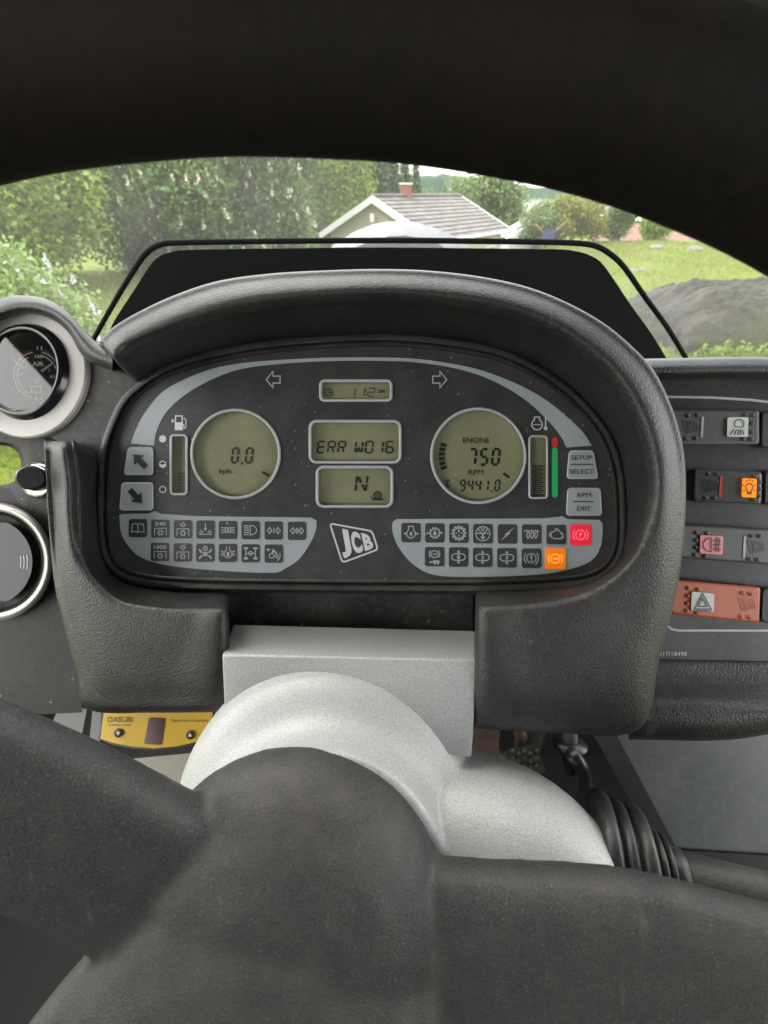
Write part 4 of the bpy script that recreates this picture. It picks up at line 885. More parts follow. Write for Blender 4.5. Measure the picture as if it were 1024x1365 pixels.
# ================================================================== under the dashboard
hc = thing('horn_controller', P(210, 1000, .215), 'yellow DASURI digital horn controller under the dashboard edge', 'horn controller')
fq = [(139, 945), (284, 949), (279, 978), (262, 989), (235, 995), (205, 997.5), (175, 995), (150, 990), (134, 984.5)]
pslab('face', fq, .2100, .0012, M['yellow'], hc)
bq = offset_loop(fq, 2.5)
pslab('case', bq, .2114, .03, M['black'], hc)
HP = lambda x, y: P(x, y, .2096)
Ink(HP).poly(rquad([(198.5, 956.5), (220.5, 957.5), (215, 993), (192, 992)], 2.5)).build('display_window', M['maroon'], hc)
ik = Ink(HP); ik.text('DASURI', 160, 959.3, 7.6, 33, .0).text('MUSICAL HORN', 159.5, 966.8, 2.6, 30).text('Digital Horn Controller', 253, 961.2, 4.2, 49).build('lettering', M['ink'], hc)
for x, y, s_ in ((157.5, 977.5, 1), (253.5, 980, -1)):
    b = mesh('button', *disc_rings(x, y, [(5.8, .2098), (5.6, .2090), (4.8, .2088), (.05, .2088)], 24), M['ink'], hc)
    Ink(lambda a, c: P(a, c, .2086)).poly([(x-3, y-1.9*s_), (x+3, y-1.9*s_), (x, y+2.8*s_)]).build('arrow', M['white'], b)
ub = thing('pale_cover', P(230, 1045, .25), 'pale cream plastic cover below the yellow horn controller', 'cover')
mesh('shell', *slab([P(x, y, .228) for x, y in [(150, 1016), (245, 1007), (300, 1000), (300, 1090), (150, 1090)]], [P(x, y, .26) for x, y in [(150, 1016), (245, 1007), (300, 1000), (300, 1090), (150, 1090)]]), M['pale_plastic'], ub, smooth=False, bevel=.001)
mesh('stay', *tube([P(230, 1060, .25), Vector((-.1, .25, FLOOR_Z+.2)), Vector((-.1, .25, FLOOR_Z))], .012, 8), M['black'], ub)
gb = thing('grey_bracket', P(112, 1000, .24), 'small grey metal bracket beside the horn controller under the dashboard', 'bracket')
mesh('plate', *slab([P(x, y, .226) for x, y in [(80, 940), (116, 945), (108, 985), (60, 985)]], [P(x, y, .230) for x, y in [(80, 940), (116, 945), (108, 985), (60, 985)]]), M['grey_part'], gb, smooth=False)
mesh('arm', *slab([P(x, y, .222) for x, y in [(124, 940), (136, 942), (132, 1000), (118, 1000)]], [P(x, y, .226) for x, y in [(124, 940), (136, 942), (132, 1000), (118, 1000)]]), M['grey_part'], gb, smooth=False)
sp = thing('console_side_panel', Vector((.35, .30, FLOOR_Z)), 'smooth grey console side panel with black lower edge beneath the switch ledge', 'panel')
q = [(812, 960), (1200, 960), (1200, 1152), (903, 1133)]
mesh('panel', *slab([P(x, y, .262) for x, y in q], [P(x, y, .275) for x, y in q]), M['side_panel'], sp, smooth=False, bevel=.002)
q = [(780, 960), (812, 960), (903, 1133), (1200, 1152), (1200, 1185), (892, 1160)]
mesh('edge_trim', *slab([P(x, y, .2605) for x, y in q], [P(x, y, .30) for x, y in q]), M['black'], sp, smooth=False)
mesh('support', *box((.40, .36, FLOOR_Z+.27), (.36, .12, .55)), M['black'], sp, smooth=False)
pd = thing('brake_pedal', Vector((.13, .38, FLOOR_Z)), 'dusty metal brake pedal with studded pad hanging under the dashboard', 'pedal')
q = rquad([(676, 998), (716, 992), (728, 1030), (672, 1040)], 6)
mesh('pad', *slab([P(x, y, .34) for x, y in q], [P(x, y, .352) for x, y in q]), M['dirty_metal'], pd, smooth=False)
for i in range(5):
    for j in range(3):
        c = P(683+i*8, 1001+j*9+(3 if i % 2 else 0), .34); mesh('stud', *lathe(c, -CF, [(.0022, -.001), (.0016, .0018), (0, .002)], 8), M['dirty_metal'], pd)
mesh('arm', *tube([P(700, 1018, .352), P(720, 960, .37), P(730, 880, .38)], .009, 8), M['dirty_metal'], pd)
mesh('stop', *tube([P(705, 1030, .352), Vector((.13, .38, FLOOR_Z))], .008, 8), M['black'], pd)
rv = thing('fluid_reservoir', P(760, 1020, .33), 'small grey fluid reservoir with metal cap under the dashboard', 'reservoir')
mesh('body', *lathe(P(760, 1000, .36), CU, [(.004, -.02), (.008, 0), (.014, .003), (.014, .006), (.006, .008)], 24), M['black'], rv)
mesh('cap', *lathe(P(760, 992, .36), CU, [(.006, 0), (.006, .03), (0, .03)], 20), M['grey_part'], rv)
mesh('hose', *tube([P(762, 1005, .335), P(775, 1022, .34), P(782, 1050, .36), P(770, 1090, .40)], .006, 8), M['black'], rv)
rb = thing('rusty_bracket', P(655, 1010, .33), 'rusty brown bracket beside the brake pedal under the dashboard', 'bracket')
mesh('plate', *slab([P(x, y, .33) for x, y in [(628, 960), (668, 960), (664, 1010), (628, 1010)]], [P(x, y, .335) for x, y in [(628, 960), (668, 960), (664, 1010), (628, 1010)]]), M['rust'], rb, smooth=False)
mesh('rod', *tube([P(690, 960, .36), P(696, 990, .36), P(690, 1030, .37)], .006, 8), M['rust'], rb)

# ================================================================== outdoors
def sstep(a, b, x): t = np.clip((x-a)/(b-a), 0, 1); return t*t*(3-2*t)
def gz(x, y):
    x = np.asarray(x, float); y = np.asarray(y, float)
    mid = sstep(-9.5, -6, x)*(1-sstep(6.5, 9.5, x))
    z = -2.2*sstep(15, 22, y)*mid
    z = np.minimum(z, -4.0*sstep(29, 52, y)*(1-.0*mid))
    return z-1.2*sstep(90, 140, y)+.05*np.sin(x*.7)*np.sin(y*.6+1)*sstep(3, 8, y)
def leafmat(name, cols, trans=.35, rough=.55):
    m = bpy.data.materials.new(name); m.use_nodes = True; t = m.node_tree; N = t.nodes; L = t.links
    b = N['Principled BSDF']; b.inputs['Roughness'].default_value = rough; b.inputs['Specular IOR Level'].default_value = .35
    g = N.new('ShaderNodeNewGeometry'); r = N.new('ShaderNodeValToRGB'); L.new(g.outputs['Random Per Island'], r.inputs[0])
    e = r.color_ramp.elements
    while len(e) < len(cols): e.new(.5)
    for i, c in enumerate(cols): e[i].position = i/(len(cols)-1); e[i].color = (*c, 1)
    L.new(r.outputs[0], b.inputs['Base Color'])
    tl = N.new('ShaderNodeBsdfTranslucent'); L.new(r.outputs[0], tl.inputs[0])
    mx = N.new('ShaderNodeMixShader'); mx.inputs[0].default_value = trans
    L.new(b.outputs[0], mx.inputs[1]); L.new(tl.outputs[0], mx.inputs[2]); L.new(mx.outputs[0], N['Material Output'].inputs[0])
    return m
def groundmat(name, c1, c2, c3, s1=.5, s2=6, s3=60):
    m = mat(name, c1, .9, spec=.1); t = m.node_tree; N = t.nodes; L = t.links; b = N['Principled BSDF']
    tc = N.new('ShaderNodeTexCoord')
    def nz(s, d=4):
        n = N.new('ShaderNodeTexNoise'); n.inputs['Scale'].default_value = s; n.inputs['Detail'].default_value = d; L.new(tc.outputs['Object'], n.inputs['Vector'])
        r = N.new('ShaderNodeMapRange'); r.inputs[1].default_value = .35; r.inputs[2].default_value = .65; L.new(n.outputs['Fac'], r.inputs[0]); return r.outputs[0]
    def mx(f, a, c):
        n = N.new('ShaderNodeMix'); n.data_type = 'RGBA'; L.new(f, n.inputs[0])
        for s, x in ((n.inputs[6], a), (n.inputs[7], c)):
            if isinstance(x, tuple): s.default_value = (*x, 1)
            else: L.new(x, s)
        return n.outputs[2]
    a = mx(nz(s1), c1, c2); a2 = mx(nz(s2), a, c3); a3 = mx(nz(s3), a2, c1)
    L.new(a3, b.inputs['Base Color'])
    bp = N.new('ShaderNodeBump'); bp.inputs['Strength'].default_value = .6; bp.inputs['Distance'].default_value = .05; L.new(nz(s3), bp.inputs['Height']); L.new(bp.outputs[0], b.inputs['Normal'])
    return m
G = {}
G['lawn'] = groundmat('lawn_ground', (.12, .15, .025), (.17, .17, .05), (.10, .155, .022))
G['blade'] = leafmat('grass_blade', [(.11, .17, .02), (.19, .20, .045), (.14, .20, .03), (.26, .22, .09)], .3)
G['lime'] = leafmat('lime_leaf', [(.10, .17, .02), (.16, .25, .03), (.22, .29, .05), (.07, .12, .02)])
G['lilac'] = leafmat('lilac_leaf', [(.08, .14, .03), (.14, .22, .06), (.20, .28, .09), (.28, .33, .16)])
G['lilac_fl'] = leafmat('lilac_flower', [(.55, .58, .66), (.66, .68, .72), (.48, .50, .64)], .2)
G['chest'] = leafmat('chestnut_leaf', [(.045, .10, .02), (.10, .18, .035), (.15, .22, .05), (.06, .11, .03)])
G['chest_fl'] = leafmat('chestnut_candle', [(.62, .58, .48), (.66, .52, .44), (.55, .54, .42)], .2)
G['birch'] = leafmat('birch_leaf', [(.14, .22, .03), (.22, .29, .05), (.11, .18, .03)])
G['spruce'] = leafmat('spruce_needle', [(.035, .07, .03), (.07, .12, .05), (.09, .14, .05)], .1)
G['far'] = leafmat('far_leaf', [(.08, .14, .04), (.13, .19, .06), (.17, .22, .08)])
G['yellow'] = leafmat('golden_leaf', [(.16, .19, .02), (.24, .22, .03), (.10, .14, .02)])
G['weed'] = leafmat('weed_leaf', [(.10, .17, .02), (.15, .21, .04), (.07, .12, .02)])
G['bark'] = mat('bark', (.075, .06, .05), .85, mottle=.4, mscale=12)
G['bark_pale'] = mat('pale_bark', (.35, .33, .30), .8, mottle=.4, mscale=9)
# ground: one sheet out to the horizon
xs = np.concatenate([[-3000, -1200, -500, -200, -90, -50], np.arange(-32, 40.1, .8), [55, 90, 200, 500, 1200, 3000]])
ysg = np.concatenate([[-400, -100, -30, -10], np.arange(-4, 60.1, .8), [70, 90, 115, 140, 200, 500, 1200, 4000]])
gx, gy = np.meshgrid(xs, ysg); v = np.stack([gx.ravel(), gy.ravel(), gz(gx, gy).ravel()], 1)
prop(mesh_np('ground', v, grid_faces(len(ysg), len(xs)), G['lawn']), kind='structure')
wm = mat('lake_water', (.10, .13, .16), .08, spec=.6)
v = np.array([(10, 150, -4.2), (900, 150, -4.2), (900, 900, -4.2), (10, 900, -4.2)], float)
prop(mesh_np('lake', v, [(0, 1, 2, 3)], wm, smooth=False), kind='structure')
hm = groundmat('far_wood', (.035, .06, .035), (.05, .08, .05), (.03, .05, .04), .01, .06, .3)
hx = np.arange(-900, 1600, 14.0); hv = []
for k, (yy, f_) in enumerate(((880, 0), (900, .75), (940, 1), (1050, .9))):
    for x in hx: hv.append((x, yy, -6+f_*(20+9*math.sin(x*.006+1)+6*math.sin(x*.017)+4*noise.noise((x*.05, k*3.1, 0)))))
prop(mesh_np('hills', np.array(hv), grid_faces(4, len(hx)), hm), kind='structure')

def leaves(centres, size, flat=.45, aspect=.6):
    """one four-cornered leaf per centre -> verts, faces"""
    n = len(centres); nrm = RNG.normal(size=(n, 3)); nrm[:, 2] = np.abs(nrm[:, 2])+flat
    nrm /= np.linalg.norm(nrm, axis=1, keepdims=True)
    t = RNG.normal(size=(n, 3)); t -= nrm*(t*nrm).sum(1, keepdims=True); t /= np.linalg.norm(t, axis=1, keepdims=True)
    b = np.cross(nrm, t); s = (size*RNG.uniform(.6, 1.35, n))[:, None]
    v = np.stack([centres-t*s*.5, centres+b*s*aspect*.5, centres+t*s*.5-nrm*s*.12, centres-b*s*aspect*.5], 1).reshape(-1, 3)
    return v, np.arange(n*4).reshape(-1, 4)
def clumped(ells, nclump, per, spread):
    """points in clumps, biased to the outside of a union of ellipsoids (cx,cy,cz,rx,ry,rz)"""
    vol = np.array([e[3]*e[4]*e[5] for e in ells])**.67; pick = RNG.choice(len(ells), nclump, p=vol/vol.sum())
    E = np.array(ells)[pick]; d = RNG.normal(size=(nclump, 3)); d /= np.linalg.norm(d, axis=1, keepdims=True)
    r = RNG.uniform(.35, 1.0, nclump)**.5; c = E[:, :3]+d*E[:, 3:]*r[:, None]
    p = np.repeat(c, per, 0)+RNG.normal(size=(nclump*per, 3))*spread*np.array([1, 1, .7])
    return p, c
def trunk_mesh(name, x, y, z0, h, r, parent, m, limbs=7, reach=1.5):
    mb = MB(); pts = [Vector((x+.05*math.sin(k*1.7)*h*.1, y+.04*math.cos(k*2.1)*h*.1, z0-.1+h*k/6)) for k in range(7)]
    mb.add(*tube(pts, [r*(1-.8*k/6) for k in range(7)], 8))
    for k in range(limbs):
        a = random.uniform(0, 2*PI); t = random.uniform(.25, .85); b = pts[0].lerp(pts[-1], t)
        e = b+Vector((math.cos(a)*reach, math.sin(a)*reach, reach*.6)); mid = b.lerp(e, .5)+Vector((0, 0, -.08))
        mb.add(*tube([b, mid, e], [r*.4, r*.25, r*.08], 6))
    return mb.build(name, m, parent)
def tree(name, label, cat_, x, y, h, ells, leaf, nclump, per, spread, size, r=.14, group=None, flowers=None, bark='bark', flat=.45, reach=1.4):
    z0 = float(gz(x, y)); o = thing(name, (x, y, z0), label, cat_, group)
    trunk_mesh('trunk', x, y, z0, h*.9, r, o, G[bark], reach=reach)
    E = [(x+e[0], y+e[1], z0+e[2], e[3], e[4], e[5]) for e in ells]
    p, c = clumped(E, nclump, per, spread); p[:, 2] = np.maximum(p[:, 2], z0+.05)
    v, f = leaves(p, size, flat); mesh_np('crown', v, f, G[leaf], o, False)
    if flowers:
        fm, nf, fs, fh = flowers; cc = c[RNG.choice(len(c), nf)]; d = cc-np.array([x, y, z0+h*.45]); d /= np.linalg.norm(d, axis=1, keepdims=True)
        cc = cc+d*spread*1.1; q = np.repeat(cc, 10, 0); tt = np.tile(np.linspace(0, 1, 10), nf)
        q[:, 2] += tt*fh; q[:, :2] += RNG.normal(size=(len(q), 2))*(fs*.55*(1.05-tt))[:, None]
        v, f = leaves(q, fs, .2, .8); mesh_np('blossom', v, f, G[fm], o, False)
    return o
def blob(R, h, n=7, low=.25):
    out = [(0, 0, h*.5, R*.8, R*.8, h*.48)]
    for k in range(n):
        a = 2*PI*k/n+random.uniform(-.3, .3); zz = h*random.uniform(low, .8); rr = R*random.uniform(.35, .6)
        out.append((math.cos(a)*R*.62, math.sin(a)*R*.62, zz, rr, rr, rr*.9))
    return out
bush = [(-.1, 0, .95, 1.2, 1.1, 1.0), (.65, -.1, .6, .65, .7, .7), (-.5, .2, 1.45, .8, .7, .6)]
tree('lilac_bush', 'pale green lilac bush with small white flower heads beside the air gauge pod', 'bush', -4.75, 5.1, 1.8, bush, 'lilac', 1100, 26, .12, .072, .05, None, ('lilac_fl', 80, .045, .10), reach=.6)
tree('lime_tree', 'yellow green leafy tree behind the lilac bush', 'tree', -10.6, 13.5, 6.5, blob(2.9, 6.2), 'lime', 1500, 24, .24, .15, .2)
cg = 'chestnut trees along the lawn'
for x, y, R, lb in ((-9.1, 16.6, 2.4, 'flowering chestnut tree next to the yellow green tree'), (-6.5, 17.2, 2.5, 'flowering chestnut tree between two other chestnuts'), (-4.3, 18.4, 2.0, 'flowering chestnut tree nearest the utility pole')):
    tree('chestnut_tree', lb, 'tree', x, y, 7, blob(R, 6.4, 9, .08), 'chest', 1700, 22, .22, .165, .2, cg, ('chest_fl', 330, .10, .20), reach=1.6)
bg = 'pale birches behind the utility pole'
for x, y, lb in ((-6.4, 31, 'pale green birch behind the chestnut trees'), (-4.1, 33, 'pale green birch behind the utility pole'), (-2.1, 31.5, 'pale green birch left of the dark spruces, behind the gabled house')):
    tree('birch_tree', lb, 'tree', x, y, 10, [(0, 0, 5.2, 1.3, 1.3, 4.6), (.5, 0, 3.2, 1.0, 1.0, 2.6), (-.5, .3, 6.5, .9, .9, 2.5)], 'birch', 900, 22, .3, .17, .13, bg, None, 'bark_pale', .2)
def spruce(x, y, h, R, lb, grp):
    z0 = float(gz(x, y)); o = thing('spruce_tree', (x, y, z0), lb, 'tree', grp)
    trunk_mesh('trunk', x, y, z0, h*.98, .16, o, G['bark'], 0)
    P_ = []
    for k in range(int(h*5)):
        t = k/(h*5); zz = z0+.3+h*t; rr = R*(1-t)**.85
        for a in np.linspace(0, 2*PI, 13, endpoint=False)+RNG.uniform(0, 6):
            m_ = max(4, int(12*rr)); s = np.linspace(.1, 1, m_)*rr*RNG.uniform(.8, 1.1)
            P_.append(np.stack([x+np.cos(a)*s, y+np.sin(a)*s, zz-.35*s+.08*s*s], 1)+RNG.normal(size=(m_, 3))*.06)
    v, f = leaves(np.concatenate(P_), .34, .5, .45); mesh_np('crown', v, f, G['spruce'], o, False); return o
for x, y, h, lb in ((-.6, 40, 9, 'dark spruce rising behind the peak of the gabled house'), (.7, 43, 8.5, 'dark spruce just left of the red brick chimney'), (-2.4, 42, 10.5, 'tall dark spruce among the pale birches'), (3.7, 60, 9.6, 'slim far spruce right of the red brick chimney'), (-3.6, 38, 9.5, 'dark spruce behind the utility pole'), (.1, 47, 11, 'tall far spruce between two nearer spruces'), (-1.5, 45, 11, 'tall far spruce behind the pale birches'), (2.0, 50, 10, 'far spruce directly behind the red brick chimney')):
    spruce(x, y, h, 2.2, lb, 'spruces behind the house')
fg = 'far trees beyond the house roof'
for x, y, h, R, lb in ((7.2, 42, 6.6, 2.8, 'round pale tree above the far end of the tiled roof'), (10.4, 47, 6.6, 2.7, 'round pale tree beyond the roof corner, near the lake'), (5.6, 66, 7.6, 2.4, 'far low tree behind the roof ridge'), (1.9, 55, 7.5, 2.2, 'far tree behind the red brick chimney'), (12.6, 52, 5.6, 2.6, 'broad far tree beyond the garden shrubs'), (16.5, 58, 5.4, 2.9, 'broad far tree behind the white pole'), (8.8, 38, 5.4, 2.0, 'leafy far tree beside the far roof corner')):
    tree('far_tree', lb, 'tree', x, y, h, blob(R, h*.95, 6), 'far', 380, 16, .34, .30, .16, fg)
for x, y, h, R, lf, lb in ((9.2, 28.4, 2.1, 1.1, 'far', 'green garden shrub right of the gabled house'), (10.7, 28.6, 2.5, 1.25, 'yellow', 'golden leaved shrub beside the white pole'), (12.2, 29.4, 2.6, 1.2, 'yellow', 'yellow green shrub left of the white pole'), (14.5, 30, 2.1, .95, 'far', 'dark green shrub just right of the white pole'), (17.6, 31, 1.35, .85, 'birch', 'low round green shrub before the red roof')):
    tree('garden_shrub', lb, 'shrub', x, y, h, blob(R, h, 6), lf, 360, 18, .19, .16, .05, 'shrubs at the far edge of the lawn', reach=.5)

# gabled house
hs = thing('gabled_house', (1.0, 22, -2.2), 'cream house with grey tiled gable roof, white eaves and red brick chimney', 'house')
hwall = mat('cream_wall', (.34, .315, .225), .8, mottle=.05); hwhite = mat('white_board', (.50, .50, .48), .6); htile = mat('roof_tile', (.078, .067, .060), .75, mottle=.35, mscale=3)
hbrick = mat('brick', (.19, .068, .05), .8, mottle=.2, mscale=20); hdark = mat('window_glass', (.03, .035, .04), .1)
HA = Vector((-.45, 20, 0)); HU = Vector((.592, .806, 0)); HV = Vector((.806, -.592, 0)); RZ, EZ, HL, HW = 2.18, .86, 7.45, 3.0
def hp(u, vv, z): p = HA+HU*u+HV*vv; return Vector((p.x, p.y, z))
IW = HW-.35
v = [hp(u, s*IW, z) for u in (.25, HL-.25) for (s, z) in ((-1, -2.3), (1, -2.3), (1, EZ+.10), (0, RZ-.09), (-1, EZ+.10))]
hv_ = [hp(u, 0, 0) for u in (0,)]
v = []
for u in (.25, HL-.25):
    v += [hp(u, -IW, -2.3), hp(u, IW, -2.3), hp(u, IW, EZ+.10), hp(u, 0, RZ-.12), hp(u, -IW, EZ+.10)]
wall = mesh('wall', v, [(0, 1, 2, 3, 4), (9, 8, 7, 6, 5), (0, 5, 6, 1), (1, 6, 7, 2), (2, 7, 8, 3), (3, 8, 9, 4), (4, 9, 5, 0)], hwall, hs, smooth=False)
roof = mesh('roof', *slab([hp(0, 0, RZ), hp(0, HW, EZ), hp(0, HW, EZ-.1), hp(0, 0, RZ-.1), hp(0, -HW, EZ-.1), hp(0, -HW, EZ)], [hp(HL, 0, RZ), hp(HL, HW, EZ), hp(HL, HW, EZ-.1), hp(HL, 0, RZ-.1), hp(HL, -HW, EZ-.1), hp(HL, -HW, EZ)]), htile, hs, smooth=False)
# tile courses on the visible slope: each row is its own strip, with every tile a raised piece
slope = hp(0, HW, EZ)-hp(0, 0, RZ); sl_len = slope.length; nrm = HU.cross(slope).normalized(); nrm = nrm if nrm.z > 0 else -nrm
rows_n, cols_n = 11, 24
tm = bpy.data.meshes.new('roof_tile'); tw, tl_ = HL/cols_n*.96, sl_len/rows_n*1.08
q = [HU*a+slope.normalized()*b+nrm*c for c in (.0, 1.) for b in (0, tl_) for a in (0, tw)]
for i, p in enumerate(q): p -= nrm*(1 if i >= 4 else 0); p += nrm*((.012 if i in (4, 5) else .05) if i >= 4 else -.01)
tm.from_pydata(q, [], [(0, 1, 3, 2), (4, 6, 7, 5), (0, 4, 5, 1), (2, 3, 7, 6), (0, 2, 6, 4), (1, 5, 7, 3)]); tm.materials.append(htile)
htile2 = mat('roof_tile_pale', (.105, .090, .081), .75, mottle=.3, mscale=3); tm2 = tm.copy(); tm2.materials.clear(); tm2.materials.append(htile2)
for r_ in range(rows_n):
    for c_ in range(cols_n):
        o = bpy.data.objects.new('roof_tile', tm if random.random() < .6 else tm2); COL.objects.link(o); o.parent = roof
        o.location = hp(0, 0, RZ)+slope*(r_/rows_n)+HU*(HL*c_/cols_n)+nrm*random.uniform(0, .008)-WL[roof]; WL[o] = WL[roof]
for u in (-.02, HL+.02):
    for s in (-1, 1):
        a, b = hp(u, 0, RZ+.06), hp(u, s*(HW+.05), EZ+.06); dn = Vector((0, 0, -.24)); th = HU*(.06 if u > 0 else -.06)
        mesh('barge_board', *slab([a, b, b+dn, a+dn], [a+th, b+th, b+dn+th, a+dn+th]), hwhite, hs, smooth=False)
a, b = hp(-.05, HW+.06, EZ-.02), hp(HL+.05, HW+.06, EZ-.02); mesh('gutter', *tube([a, b], .06, 8), hwhite, hs)
mesh('ridge_cap', *tube([hp(-.03, 0, RZ+.05), hp(HL+.03, 0, RZ+.05)], .07, 8), htile, hs)
ch = mesh('chimney', *box(hp(2.5, -.1, 2.28), (.48, .48, .66)), hbrick, hs, smooth=False)
mesh('cap', *box(hp(2.5, -.1, 2.63), (.56, .56, .06)), hwhite, ch, smooth=False)
lamp = hp(-.02, 0, RZ-.75); mesh('gable_lamp', *box(lamp-HU*.05+Vector((0, 0, .1)), (.16, .16, .26)), hwhite, hs, smooth=False)
mesh('downpipe', *tube([hp(HL-.3, HW, EZ-.05), hp(HL-.3, IW+.1, EZ-.4), hp(HL-.3, IW+.1, -2.2)], .05, 8), hwhite, hs)
for u in (1.6, 4.0, 6.0):
    w_ = mesh('window', *slab([hp(u+a, IW+.04, z) for a, z in ((-.5, -.9), (.5, -.9), (.5, .3), (-.5, .3))], [hp(u+a, IW-.05, z) for a, z in ((-.5, -.9), (.5, -.9), (.5, .3), (-.5, .3))]), hwhite, hs, smooth=False)
    mesh('pane', *slab([hp(u+a, IW+.05, z) for a, z in ((-.42, -.82), (.42, -.82), (.42, .22), (-.42, .22))], [hp(u+a, IW, z) for a, z in ((-.42, -.82), (.42, -.82), (.42, .22), (-.42, .22))]), hdark, w_, smooth=False)
# white annexe at the far end of the house
an = thing('white_shed', (8.6, 29.5, -2.2), 'small white shed past the far corner of the gabled house', 'shed')
mesh('wall', *box((8.6, 29.5, -1.0), (2.2, 2.2, 2.5)), hwhite, an, smooth=False)
mesh('roof', *slab([(7.3, 28.2, .25), (7.3, 30.8, .25), (8.6, 30.8, .95), (8.6, 28.2, .95)][:4], [(9.9, 28.2, .25), (9.9, 30.8, .25), (8.6, 30.8, 1.0), (8.6, 28.2, 1.0)]), mat('pale_roof', (.50, .52, .55), .6), an, smooth=False)
# red roofed house beyond the lawn
x, y = 25.5, 46.0; z0 = float(gz(x, y)); r2 = thing('red_roofed_house', (x, y, z0), 'low house with red brown tiled roof beyond the lawn edge', 'house')
mesh('wall', *box((x, y, (z0+-1.4)/2), (8.2, 5, -1.4-z0)), hwall, r2, smooth=False)
rm = mat('red_tile', (.15, .075, .058), .8, mottle=.25, mscale=4)
rv_ = [(x-4.6, y-3, -1.5), (x+4.6, y-3, -1.5), (x+4.6, y+3, -1.5), (x-4.6, y+3, -1.5), (x-3.4, y, .15), (x+4.6, y, .15)]
rf = mesh('roof', rv_, [(0, 1, 5, 4), (2, 3, 4, 5), (0, 4, 3), (1, 2, 5), (0, 3, 2, 1)], rm, r2, smooth=False)
mesh('fascia_board', *box((x, y-3.03, -1.55), (9.2, .06, .22)), hwhite, r2, smooth=False)
mesh('vent_pipe', *tube([(x-.6, y, 0), (x-.6, y, .5)], .12, 8), hdark, rf)
# poles
up = thing('utility_pole', (-4.95, 27, float(gz(-4.95, 27))), 'thin pale utility pole with a small crossarm standing before the birches', 'pole')
zz = WL[up].z; pm = mat('pole_wood', (.42, .41, .38), .7)
mesh('shaft', *tube([(-4.95, 27, zz), (-4.95, 27, 2.65)], .085, 8), pm, up); mesh('crossarm', *tube([(-5.4, 27, 2.5), (-4.5, 27, 2.5)], .05, 6), pm, up)
for dx in (-.4, 0, .4): mesh('insulator', *lathe((-4.95+dx, 27, 2.53), (0, 0, 1), [(.05, 0), (.07, .08), (.03, .16), (0, .17)], 8), hwhite, up)
fp = thing('flag_pole', (13.35, 30, float(gz(13.35, 30))), 'slightly leaning white pole among the garden shrubs', 'pole')
mesh('shaft', *tube([(13.35, 30, -.1), (13.6, 30, 1.5), (13.95, 30, 3.6)], [.11, .10, .08], 8), hwhite, fp)
mesh('knob', *lathe((13.95, 30, 3.58), (0, 0, 1), [(.07, 0), (.11, .08), (.07, .16), (0, .18)], 10), hwhite, fp)
mesh('foot', *lathe((13.35, 30, -.1), (0, 0, 1), [(.22, 0), (.2, .16), (.1, .2), (0, .2)], 10), pm, fp)
# garden airer with a blue cloth over it
x, y = 9.0, 26.2; z0 = float(gz(x, y)); ga = thing('clothes_airer', (x, y, z0), 'red brown clothes airer with spread arms right of the gabled house', 'airer')
mr = mat('airer_wood', (.13, .055, .035), .7)
for dx, dz in ((-.75, 1.15), (.85, 1.3)): mesh('arm', *tube([(x, y, z0+.55), (x+dx, y, z0+dz)], .05, 6), mr, ga)
mesh('post', *tube([(x, y, z0-.05), (x, y, z0+.62)], .06, 6), mr, ga)
cl = mesh('blue_cloth', [(x-.32+.16*i, y-.09+.03*math.sin(i*2+j), z0+1.0-.17*j-.03*abs(i-2)) for j in range(5) for i in range(5)]+[(x-.32+.16*i, y-.06+.03*math.sin(i*2+j), z0+1.0-.17*j-.03*abs(i-2)) for j in range(5) for i in range(5)],
          grid_faces(5, 5)+[tuple(i+25 for i in q) for q in grid_faces(5, 5)], mat('blue_cloth', (.025, .035, .085), .8))
prop(cl, 'dark blue cloth hanging on the clothes airer', 'cloth')
# covered heap and the weeds before it
hn = 120; hxs = np.linspace(-1, 1, hn); tv = []
for j in hxs:
    for i in hxs:
        X, Y = 8.3+i*2.95, 8.7+j*1.45; e = 1-abs(i)**9; e2 = 1-abs(j)**4
        z = .80*max(0, e)**.4*max(0, e2)**.5
        p = Vector((X*1.1, Y*1.1, 0)); z *= 1+.16*noise.noise(p*1.1)
        z += (.26*(.5-abs(noise.noise(Vector((X*1.1, Y*2.4, 3)))))+.12*(.4-abs(noise.noise(Vector((X*2.7+Y, Y*6, 5)))))+.06*(.4-abs(noise.noise(Vector((X*6-Y, Y*13, 8))))))*max(0, e)*max(0, e2)*(1 if z > .1 else 0)+.09*(.5-abs(noise.noise(Vector((X*4, Y*6, 1)))))*max(0, e*e2)**.3
        tv.append((X+.05*noise.noise(Vector((X*3, Y*3, 7))), Y, max(-.05, z-.03)+float(gz(X, Y))))
tarp = mat('tarp', (.015, .013, .012), .6, spec=.2, mottle=.55, mscale=3, dust=.25, dcol=(.06, .05, .042), dscale=5, grain=1, gscale=9)
hp_ = mesh('covered_heap', tv, grid_faces(hn, hn), tarp); prop(hp_, 'long heap covered by a creased grey brown tarpaulin on the lawn', 'heap')
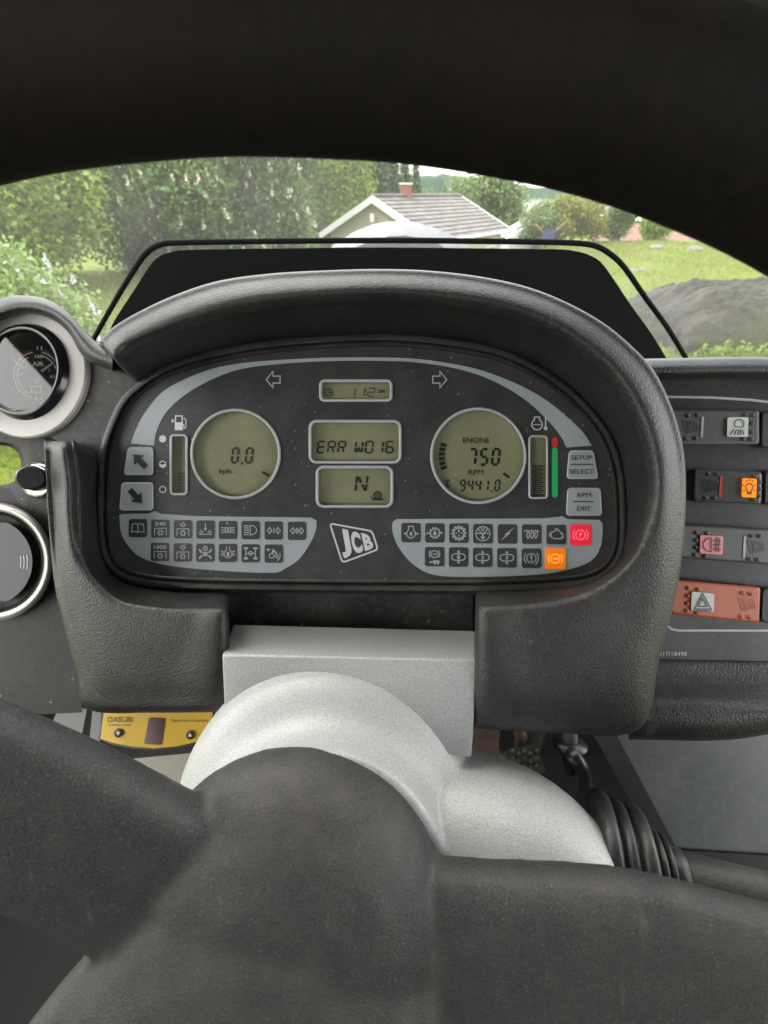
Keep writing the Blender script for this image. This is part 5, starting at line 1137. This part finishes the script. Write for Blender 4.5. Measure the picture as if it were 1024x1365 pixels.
for k in range(9):
    x = 5.5+k*.42+random.uniform(-.1, .1); y = 6.75+random.uniform(-.15, .2)+.02*k; z0 = float(gz(x, y)); h = random.uniform(.25, .42)
    o = thing('weed_clump', (x, y, z0), 'leafy green weed clump growing in front of the covered heap', 'weed', 'weeds before the covered heap')
    mb = MB(); tips = []
    for s in range(7):
        a = random.uniform(0, 6.3); e = Vector((x+math.cos(a)*.17, y+math.sin(a)*.17, z0+h*random.uniform(.7, 1.1))); mb.add(*tube([(x, y, z0-.02), e], .004, 5)); tips.append(e)
    mb.build('stems', G['weed'], o)
    p = np.concatenate([np.array(Vector((x, y, z0)).lerp(e, t))[None]+RNG.normal(size=(7, 3))*.045 for e in tips for t in (.5, .75, 1)]); p[:, 2] = np.maximum(p[:, 2], z0+.02)
    v, f = leaves(p, .085, .5, .55); mesh_np('leaves', v, f, G['weed'], o, False)
for k, (x, y) in enumerate(((9.6, 17.5), (10.1, 17.8), (16.2, 24.5), (14.6, 25.2))):
    r = .22 if k < 2 else .4; z0 = float(gz(x, y)); rng2 = random.Random(k); v, f = lathe((x, y, z0-.05), (0, 0, 1), [(r, 0), (r*.95, r*.3), (r*.6, r*.55), (0, r*.62)], 10)
    v = [Vector(p)+Vector((rng2.uniform(-1, 1), rng2.uniform(-1, 1), rng2.uniform(-.5, .5)))*r*.14 for p in v]
    prop(mesh('lawn_stone', v, f, mat('field_stone', (.11, .105, .09), .85, mottle=.25, mscale=9), smooth=False), ('pale flat stone lying in the open lawn behind the covered heap' if k < 2 else 'low pale rock at the far lawn edge before the red roof'), 'stone', ('stones in the lawn' if k < 2 else 'rocks at the lawn edge'))
# grass
pts = []
for n, x0, x1, y0, y1 in ((60000, 4, 26, 7, 29), (26000, -13, -3, 5, 17), (9000, 3, 8, 3.5, 7.5), (26000, -4, 4.2, 3.5, 18), (9000, -13, -3, 1.5, 5.2)):
    a = np.stack([RNG.uniform(x0, x1, n), RNG.uniform(y0, y1, n)], 1); pts.append(a)
p2 = np.concatenate(pts); n = len(p2); z = gz(p2[:, 0], p2[:, 1]); L_ = RNG.uniform(.05, .13, n)*(1+.5*np.sin(p2[:, 0]*1.3)*np.sin(p2[:, 1]*.9))
a = RNG.uniform(0, 2*PI, n); wv = np.stack([np.cos(a), np.sin(a), 0*a], 1)*.010*(1+p2[:, 1:2]/14); lean = RNG.normal(size=(n, 3))*.35; lean[:, 2] = 1
b = np.stack([p2[:, 0], p2[:, 1], z-.01], 1); v = np.stack([b-wv, b+wv, b+lean*L_[:, None]], 1).reshape(-1, 3)
prop(mesh_np('grass', v, np.arange(n*3).reshape(-1, 3), G['blade'], None, False), 'short yellow green grass blades covering the lawn', 'grass', None, 'stuff')
